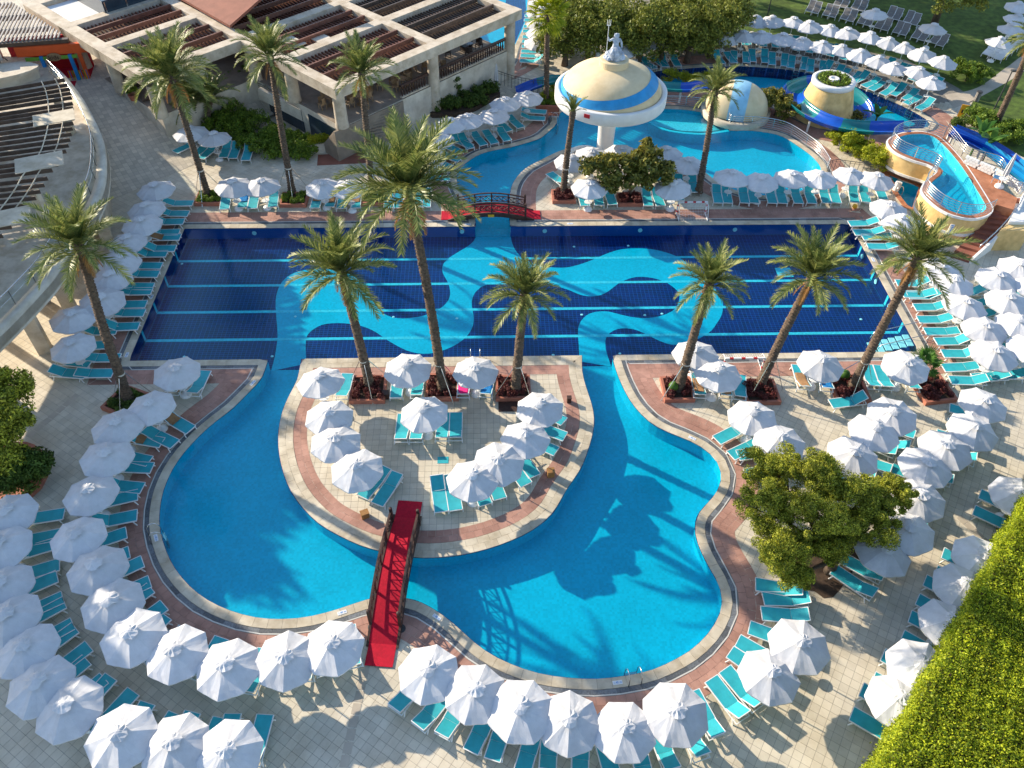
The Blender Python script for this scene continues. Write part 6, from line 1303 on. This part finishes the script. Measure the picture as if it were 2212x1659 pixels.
# ------------------------------------------------------------------ pool fittings
def ladder(p, ang, label):
    o = empty('pool_ladder', (p[0], p[1], 0), label, 'ladder', 'pool ladders', ang)     # +x towards the water
    for y in (-.26, .26): MB().tube([(-.45, y, 0), (-.42, y, .55), (-.25, y, .78), (-.02, y, .74), (.12, y, .45), (.14, y, -.75)], .022, 6).build('handrail', 'metal', o, True)
    for z in (-.15, -.4, -.65): MB().box((.14, 0, z), (.10, .5, .03)).build('tread', 'metal', o)
def edge_ladder(p, W, label, out=True):
    q = nearest(p, W); i = W.index(q); a = W[i-1]; b = W[(i+1) % len(W)]; d = Vector((b[0]-a[0], b[1]-a[1])); d.normalize(); n = Vector((d.y, -d.x))
    if (area(W) > 0): n = -n
    if not out: n = -n
    ladder(q, math.atan2(n.y, n.x), label)
edge_ladder([(-15.17,20.83)][0], W1, 'steel ladder on the lagoon\'s left shore'); edge_ladder([(5.49,13.87)][0], W1, 'steel ladder on the lagoon\'s near shore'); ladder(([(-0.67,32.50)][0][0], 32.50), R_(90), 'steel ladder at the middle of the island\'s top edge')
edge_ladder([(27.45,67.92)][0], W4, 'steel ladder on the slide pool\'s far side'); edge_ladder([(35.20,60.60)][0], W4, 'steel ladder at the slide pool\'s right end'); edge_ladder([(14.63,67.52)][0], W4, 'steel ladder at the slide pool\'s left end'); edge_ladder([(5.63,58.54)][0], W1, 'steel ladder at the upper pool\'s left bank by the bench')
edge_ladder([(29.57,47.99)][0], W7, 'steel ladder into the small plunge pool')
stp = empty('pool_steps', (24.86, 33.6, 0), 'white pool steps with long steel handrails in the lane pool\'s corner', 'pool steps')
for i in range(6): MB().box((-.25-.38*i, 0, -.12-.12*i), (.36, .95, .05)).build('tread', 'plastic_white', stp)
for y in (-.55, .55):
    MB().tube([(.55, y, 0), (.52, y, .75), (.25, y, .85), (-2.1, y, .05), (-2.3, y, -.7)], .024, 6).build('handrail', 'metal', stp, True)
lf = empty('pool_lift', (25.25, 39.6, 0), 'steel pool-rim handrails with a dark seat at the lane pool\'s right end', 'pool lift')
for y in (-.3, .3): MB().tube([(.3, y, 0), (.3, y, .8), (-.1, y, .9), (-.4, y, .3), (-.4, y, -.5)], .022, 6).build('handrail', 'metal', lf, True)
MB().box((.75, .25, .45), (.45, .45, .08)).build('seat', 'metal_dark', lf); MB().box((.95, .25, .7), (.06, .45, .5)).build('seat_back', 'metal_dark', lf); MB().tube([(.7, .25, 0), (.7, .25, .45)], .04, 6).build('stand', 'metal_dark', lf)
def goal(p, rz, label, sc=1.0):
    o = empty('water_polo_goal', (p[0], p[1], 0), label, 'goal', 'water-polo goals', rz); W_, H_, D_ = 2.2*sc, .95, .9
    for s_ in (-1, 1):
        for k in range(6): MB().box((s_*W_/2, 0, H_*(k+.5)/6), (.09, .09, H_/6-.002)).build('post', 'red_paint' if k % 3 == 1 else 'plastic_white', o)
        MB().tube([(s_*W_/2, 0, .05), (s_*W_/2, D_, .05)], .03, 6).build('ground_bar', 'plastic_white', o); MB().tube([(s_*W_/2, 0, H_), (s_*W_/2, D_*.5, H_*.9), (s_*W_/2, D_, .05)], .022, 6).build('net_bar', 'plastic_white', o)
    for k in range(10): MB().box((-W_/2+W_*(k+.5)/10, 0, H_), (W_/10-.002, .09, .09)).build('crossbar', 'red_paint' if k % 3 == 1 else 'plastic_white', o)
    net = MB()
    for k in range(19): x = -W_/2+W_*k/18; net.tube([(x, 0, H_), (x, D_*.5, H_*.9), (x, D_, .05)], .006, 3, False)
    for k in range(10): t = k/9; y = D_*t; z = H_*(1-.1*2*t) if t < .5 else H_*.9+(.05-H_*.9)*(t-.5)*2; net.tube([(-W_/2, y, z), (W_/2, y, z)], .006, 3, False)
    net.build('net', 'plastic_white', o)
goal([(14.22,31.21)][0], 0, 'red-and-white goal with a net on the near side of the lane pool', 1.0)
goal([(14.13,46.33)][0], math.pi, 'red-and-white goal on the far side of the lane pool', .9)
# depth figures lying on the coping
def text_mesh(body, size, mat):
    f = bpy.data.curves.new('t', 'FONT'); f.body = body; f.size = size; f.align_x = 'CENTER'; f.align_y = 'CENTER'; f.extrude = .003; t = bpy.data.objects.new('t', f); COL.objects.link(t)
    me = bpy.data.meshes.new_from_object(t.evaluated_get(bpy.context.evaluated_depsgraph_get())); bpy.data.objects.remove(t); me.materials.clear(); me.materials.append(M[mat]); return me
TX = text_mesh('1.40 m', .125, 'blue_paint'); PLT = MB().box((0, 0, 0), (.40, .17, .008)).mesh('plate', 'plastic_white')
for i, (p, a, w) in enumerate([([(-15.35,20.95)][0], 90, 'left shore'), ([(-2.23,16.89)][0], -38, 'bank right of the long footbridge'), ([(-6.47,16.99)][0], 18, 'bank left of the long footbridge'), ([(4.96,13.61)][0], 2, 'near shore by the ladder'), ([(10.39,26.25)][0], -30, 'right shore'), ([(-1.11,32.43)][0], 0, 'island top edge'), ([(-12.62,30.55)][0], 52, 'left tip'), ([(-20.09,38.19)][0], 75, 'lane pool left rim'), ([(-20.17,32.83)][0], 75, 'lane pool lower left corner'), ([(5.65,45.02)][0], 0, 'lane pool far rim, right'), ([(-1.37,45.05)][0], 0, 'lane pool far rim, left'), ([(24.60,41.13)][0], -70, 'lane pool right rim')]):
    W = W1 if 'island' not in w else ISL; q = nearest(p, W); d = Vector((p[0]-q[0], p[1]-q[1])); j = W.index(q); b = W[(j+1) % len(W)]; c_ = W[j-1]; tdir = Vector((b[0]-c_[0], b[1]-c_[1])).normalized(); nn_ = Vector((-tdir.y, tdir.x)); nn_ = nn_ if (area(W) < 0) == (W is W1) else -nn_
    s_ = 1 if tdir.x > 0 else -1; o = link('depth_mark', PLT, None, (q[0]+nn_.x*.2, q[1]+nn_.y*.2, .022), math.atan2(tdir.y*s_, tdir.x*s_)); tag(o, f'small white depth plate with blue figures on the coping, {w}', 'depth mark', 'depth marks'); link('figures', TX, o, (0, 0, .006))
# deck furniture and oddments
def thing_box(name, p, d, mat, label, cat, rz=0.0, z=0.0, lid=None):
    o = empty(name, (p[0], p[1], z), label, cat, None, rz); h = d[2]
    MB().box((0, 0, h/2), d).build('body', mat, o); MB().box((0, 0, h+.02), (d[0]+.03, d[1]+.03, .04)).build('lid', lid or mat, o); return o
thing_box('wooden_box', [(-5.86,21.87)][0], (.36, .28, .34), 'wood', 'small wooden box on the island\'s lower left paving', 'box', .4); thing_box('wooden_box', [(3.05,24.11)][0], (.34, .30, .40), 'wood', 'small wooden box on the island\'s lower right paving', 'box', .1); thing_box('lantern_box', [(4.35,29.01)][0], (.22, .22, .34), 'dark_wood', 'small dark lantern on the island\'s right paving', 'lantern'); thing_box('lantern_box', [(-5.47,29.53)][0], (.34, .34, .34), 'dark_wood', 'dark wooden cube beside the island\'s left planter', 'box')
mt = MB().box((0, 0, .012), (1.7, .8, .02)).build('wooden_mat', 'dark_wood', None, loc=([(1.41,28.77)][0][0], [(1.41,28.77)][0][1], 0)); tag(mt, 'dark slatted mat before the island\'s right planter', 'mat')
gr = MB().box((0, 0, .006), (.55, .42, .012)).build('deck_cover', 'sling', None, loc=([(-2.29,25.18)][0][0], [(-2.29,25.18)][0][1], .0)); tag(gr, 'blue-green drain cover set in the island deck', 'drain cover')
gr = MB().lathe([(.26, 0), (.26, .012), (.2, .014), (0, .014)], 20).build('manhole_cover', 'grate', None, loc=([(15.32,26.85)][0][0], [(15.32,26.85)][0][1], .0)); tag(gr, 'round manhole cover on the right deck', 'manhole cover')
for i, p in enumerate([[(-5.02,16.25)][0], [(-3.81,16.15)][0]]):
    o = empty('stanchion', (p[0], p[1], 0), f'dark barrier post {("left", "right")[i]} of the long footbridge\'s near end', 'barrier post', 'barrier posts'); MB().lathe([(.2, 0), (.2, .03), (.03, .06)], 18).build('foot', 'metal_dark', o); MB().tube([(0, 0, .03), (0, 0, .85)], .025, 8).build('post', 'metal_dark', o)
for i, (p, w) in enumerate([([(10.03,29.59)][0], 'planter left of the near goal'), ([(19.65,30.29)][0], 'planter before the pool steps')]): tag(MB().lathe([(.0, .52), (.18, .47), (.27, .3), (.25, .12), (.15, .02)], 16).build('ball_light', 'leaf_banana', None, True, (p[0], p[1], .25)), f'green ball in the {w}', 'garden ball', 'green garden balls')
# strips of tan stone crossing the deck
for i, L in enumerate([[(-21.97,30.04),(-23.49,27.07)], [(-5.61,10.58),(-5.15,14.52)], [(22.41,21.29),(23.23,19.61)], [(-21.15,21.89),(-19.61,21.86)], [(-26.36,55.97),(-20.60,57.65)]]):
    a, b = Vector(L[0]), Vector(L[1]); k = max(2, int((b-a).length/.45)); an = math.atan2(b.y-a.y, b.x-a.x); me = MB().box((0, 0, .002), (.43, .34, .008)).mesh('strip_stone', 'path')
    for j in range(k): p = a.lerp(b, (j+.5)/k); link('strip_stone', me, deck, (p.x, p.y, .003)).rotation_euler = (0, 0, an)
hut = empty('shower_hut', ([(-25.34,58.89)][0][0], [(-25.34,58.89)][0][1], .3), 'small dark louvred hut with a pointed roof near the restaurant', 'hut', rz=R_(35))
MB().box((0, 0, 1.1), (1.5, 1.5, 2.2)).build('walls', 'slat_dark', hut); MB().lathe([(1.25, 2.2), (1.25, 2.26), (0, 2.95)], 4, a0=R_(45), a1=R_(405)).build('roof', 'slat_dark', hut); MB().box((0, -.77, 1.0), (.8, .04, 1.8)).build('door', 'dark_wood', hut); MB().box((-.77, .2, 1.5), (.02, .5, .5)).build('window', 'concrete_pale', hut)
pp = empty('potted_plant', ([(-26.52,58.47)][0][0], [(-26.52,58.47)][0][1], 2.2), 'leafy plant in a terracotta pot beside a restaurant column', 'potted plant'); MB().lathe([(.2, 0), (.32, .45), (.30, .47), (.2, .4)], 16).build('pot', 'terracotta', pp)
P, N = clumps((0, 0, .8), (.4, .4, .35), 8, .12, .25, 60); foliage('leaves', P, N, .1, 'leaf_bush', pp)
def lamp(p, h, label):
    o = empty('lamp_post', (p[0], p[1], 0), label, 'lamp post'); MB().tube([(0, 0, 0), (0, 0, h)], [.06, .045], 8).build('post', 'metal_dark', o); MB().box((.15, 0, h), (.45, .25, .12)).build('lamp_head', 'metal_dark', o); MB().box((0, .0, h*.35), (.12, .12, .3)).build('junction_box', 'metal_dark', o)
lamp([(41.50,60.18)][0], 3.6, 'dark lamp post on the sunlit corner of the right lawn'); lamp([(27.59,78.96)][0], 2.6, 'dark lamp post behind the slide pool\'s back row')
def bin_(p, label):
    o = empty('litter_bin', (p[0], p[1], 0), label, 'litter bin', 'litter bins')
    for k in range(12): a = k*math.pi/6; MB().box((.2*math.cos(a), .2*math.sin(a), .42), (.03, .07, .75), rz=a).build('slat', 'slat_pale', o)
    MB().lathe([(.17, .05), (.17, .75), (.24, .8), (.24, .86), (.0, .9)], 14).build('drum', 'metal_dark', o)
bin_([(-26.27,37.56)][0], 'slatted litter bin under the left terrace building'); bin_([(41.05,62.27)][0], 'slatted litter bin at the edge of the right lawn')
cs = empty('caution_sign', ([(38.55,59.44)][0][0], [(38.55,59.44)][0][1], 0), 'yellow folding caution sign beside the slide pool\'s right end', 'sign', rz=R_(-25))
for s_ in (-1, 1): o = MB().box((0, 0, .0), (.55, .03, 1.15)).build('panel', 'yellow_paint', cs, loc=(0, s_*.14, .56)); o.rotation_euler = (R_(12*s_), 0, 0)
pl = MB().box((0, -.02, .15), (.3, .01, .3)).build('pictogram', 'dark_wood', cs, loc=(0, -.17, .5)); pl.rotation_euler = (R_(-12), 0, R_(0)); pl.scale = (1, 1, .9)
nb = empty('notice_stand', ([(19.87,73.76)][0][0], [(19.87,73.76)][0][1], 0), 'white notice board on legs beside the dark shrub', 'notice board')
for x in (-.5, .5): MB().bar((x, 0, 0), (x, 0, 1.7), .06).build('leg', 'plastic_white', nb)
MB().box((0, 0, 1.1), (1.1, .04, 1.1)).build('board', 'plastic_white', nb)
for i in range(4):
    for k in range(3): MB().box((-.35+.35*k, -.03, 1.5-.25*i), (.28, .01, .16)).build('sheet', 'blue_paint' if (i+k) % 3 == 0 else 'concrete_pale', nb)
MB().box((-.45, -.03, 1.6), (.18, .01, .14)).build('red_sheet', 'red_paint', nb)
def closed_parasol(p, z, label):
    o = empty('closed_parasol', (p[0], p[1], z), label, 'parasol'); MB().tube([(0, 0, .1), (0, 0, 2.5)], .025, 8).build('pole', 'plastic_white', o); mb = MB(); n = 14
    for t, r in ((.9, .16), (1.2, .20), (1.7, .16), (2.3, .09), (2.55, .03)):
        for j in range(n): a = 2*math.pi*j/n; q = r*(1.0 if j % 2 else .62); mb.v.append((q*math.cos(a), q*math.sin(a), t))
    for i in range(4):
        for j in range(n): a, b = i*n+j, i*n+(j+1) % n; mb.f.append((a, b, b+n, a+n))
    mb.build('folded_canopy', 'canvas', o); link('base', BASE, o, (0, 0, 0)); link('side_table', TABLE, o, (0, 0, 0))
closed_parasol([(1.04,63.80)][0], 0, 'closed white parasol at the end of the restaurant bed'); closed_parasol([(34.87,46.35)][0], 2.0, 'closed white parasol on the brick terrace')
def plastic_chair(p, z, rz, label):
    o = empty('plastic_chair', (p[0], p[1], z), label, 'chair', None, rz); MB().box((0, 0, .43), (.46, .45, .04)).build('seat', 'stripe_pale', o); MB().box((-.23, 0, .68), (.04, .45, .5), tilt=-.15).build('backrest', 'stripe_pale', o)
    for x in (-.2, .2):
        for y in (-.2, .2): MB().bar((x, y, 0), (x*.9, y*.9, .43), .035).build('leg', 'plastic_white', o)
plastic_chair([(34.79,46.87)][0], 2.0, -.6, 'pale blue chair beside the closed parasol on the brick terrace'); plastic_chair([(0.66,63.94)][0], 0, .3, 'pale blue chair beside the closed parasol by the restaurant')
bs = empty('lifeguard_bench', ([(5.52,59.40)][0][0], [(5.52,59.40)][0][1], 0), 'red wooden bench on the upper pool\'s left bank', 'bench'); MB().box((0, 0, .45), (.9, .4, .06)).build('seat', 'roof_red', bs); MB().box((0, .2, .75), (.9, .05, .4)).build('backrest', 'roof_red', bs)
for x in (-.4, .4): MB().box((x, 0, .22), (.06, .38, .44)).build('leg', 'metal', bs)
tag(MB().lathe([(.17*math.sin(R_(a)), .17-.17*math.cos(R_(a))) for a in range(0, 181, 15)], 16).build('beach_ball', 'yellow_paint', None, True, ([(25.72,46.86)][0][0], [(25.72,46.86)][0][1], .0)), 'yellow ball on the paving by the lane pool\'s far corner', 'ball')
tag(MB().lathe([(.15*math.sin(R_(a)), .15-.15*math.cos(R_(a))) for a in range(0, 181, 15)], 16).build('buoy', 'orange_paint', None, True, ([(31.11,59.81)][0][0], [(31.11,59.81)][0][1], -.12)), 'orange buoy floating beside the slide\'s end', 'buoy')
cov = MB().box((0, 0, .006), (4.0, 1.5, .012)).build('entrance_mat', 'roof_red', None, loc=([(-10.37,53.66)][0][0], [(-10.37,53.66)][0][1], .004), rz=R_(5)); tag(cov, 'dark red paving apron before the restaurant steps', 'paving')
# guest on the far bank, seen past the dome's left shoulder
pr_ = empty('person', ([(9.87,68.22)][0][0], [(9.87,68.22)][0][1], 0), 'person in a white top with brown hair standing behind the dome', 'person')
J = [(0, 0, .95, .15, .8), (0, 0, 1.15, .13, .8), (0, 0, 1.38, .17, .65), (0, 0, 1.50, .06), (0, 0, 1.58, .085), (0, 0, 1.68, .09), (-.2, 0, 1.40, .055), (-.25, .0, 1.12, .045), (-.24, -.08, .88, .035), (.2, 0, 1.40, .055), (.25, 0, 1.12, .045), (.24, -.08, .88, .035), (-.1, 0, .85, .09), (-.11, -.02, .48, .065), (-.11, .02, .08, .045), (-.11, -.12, .04, .04), (.1, 0, .85, .09), (.11, .03, .48, .065), (.11, .08, .08, .045), (.11, -.06, .04, .04)]
skin_body('body', J, [(0,1),(1,2),(2,3),(3,4),(4,5),(2,6),(6,7),(7,8),(2,9),(9,10),(10,11),(0,12),(12,13),(13,14),(14,15),(0,16),(16,17),(17,18),(18,19)], 'skin', pr_, (0, 0, 0))
MB().lathe([(.20, .72), (.20, .95), (.19, 1.2), (.22, 1.38), (.12, 1.49), (.07, 1.50)], 16).build('top', 'plastic_white', pr_, True); MB().lathe([(.02, 1.80), (.10, 1.75), (.118, 1.66), (.10, 1.52)], 14, (0, .025, 0)).build('hair', 'hair', pr_, True)
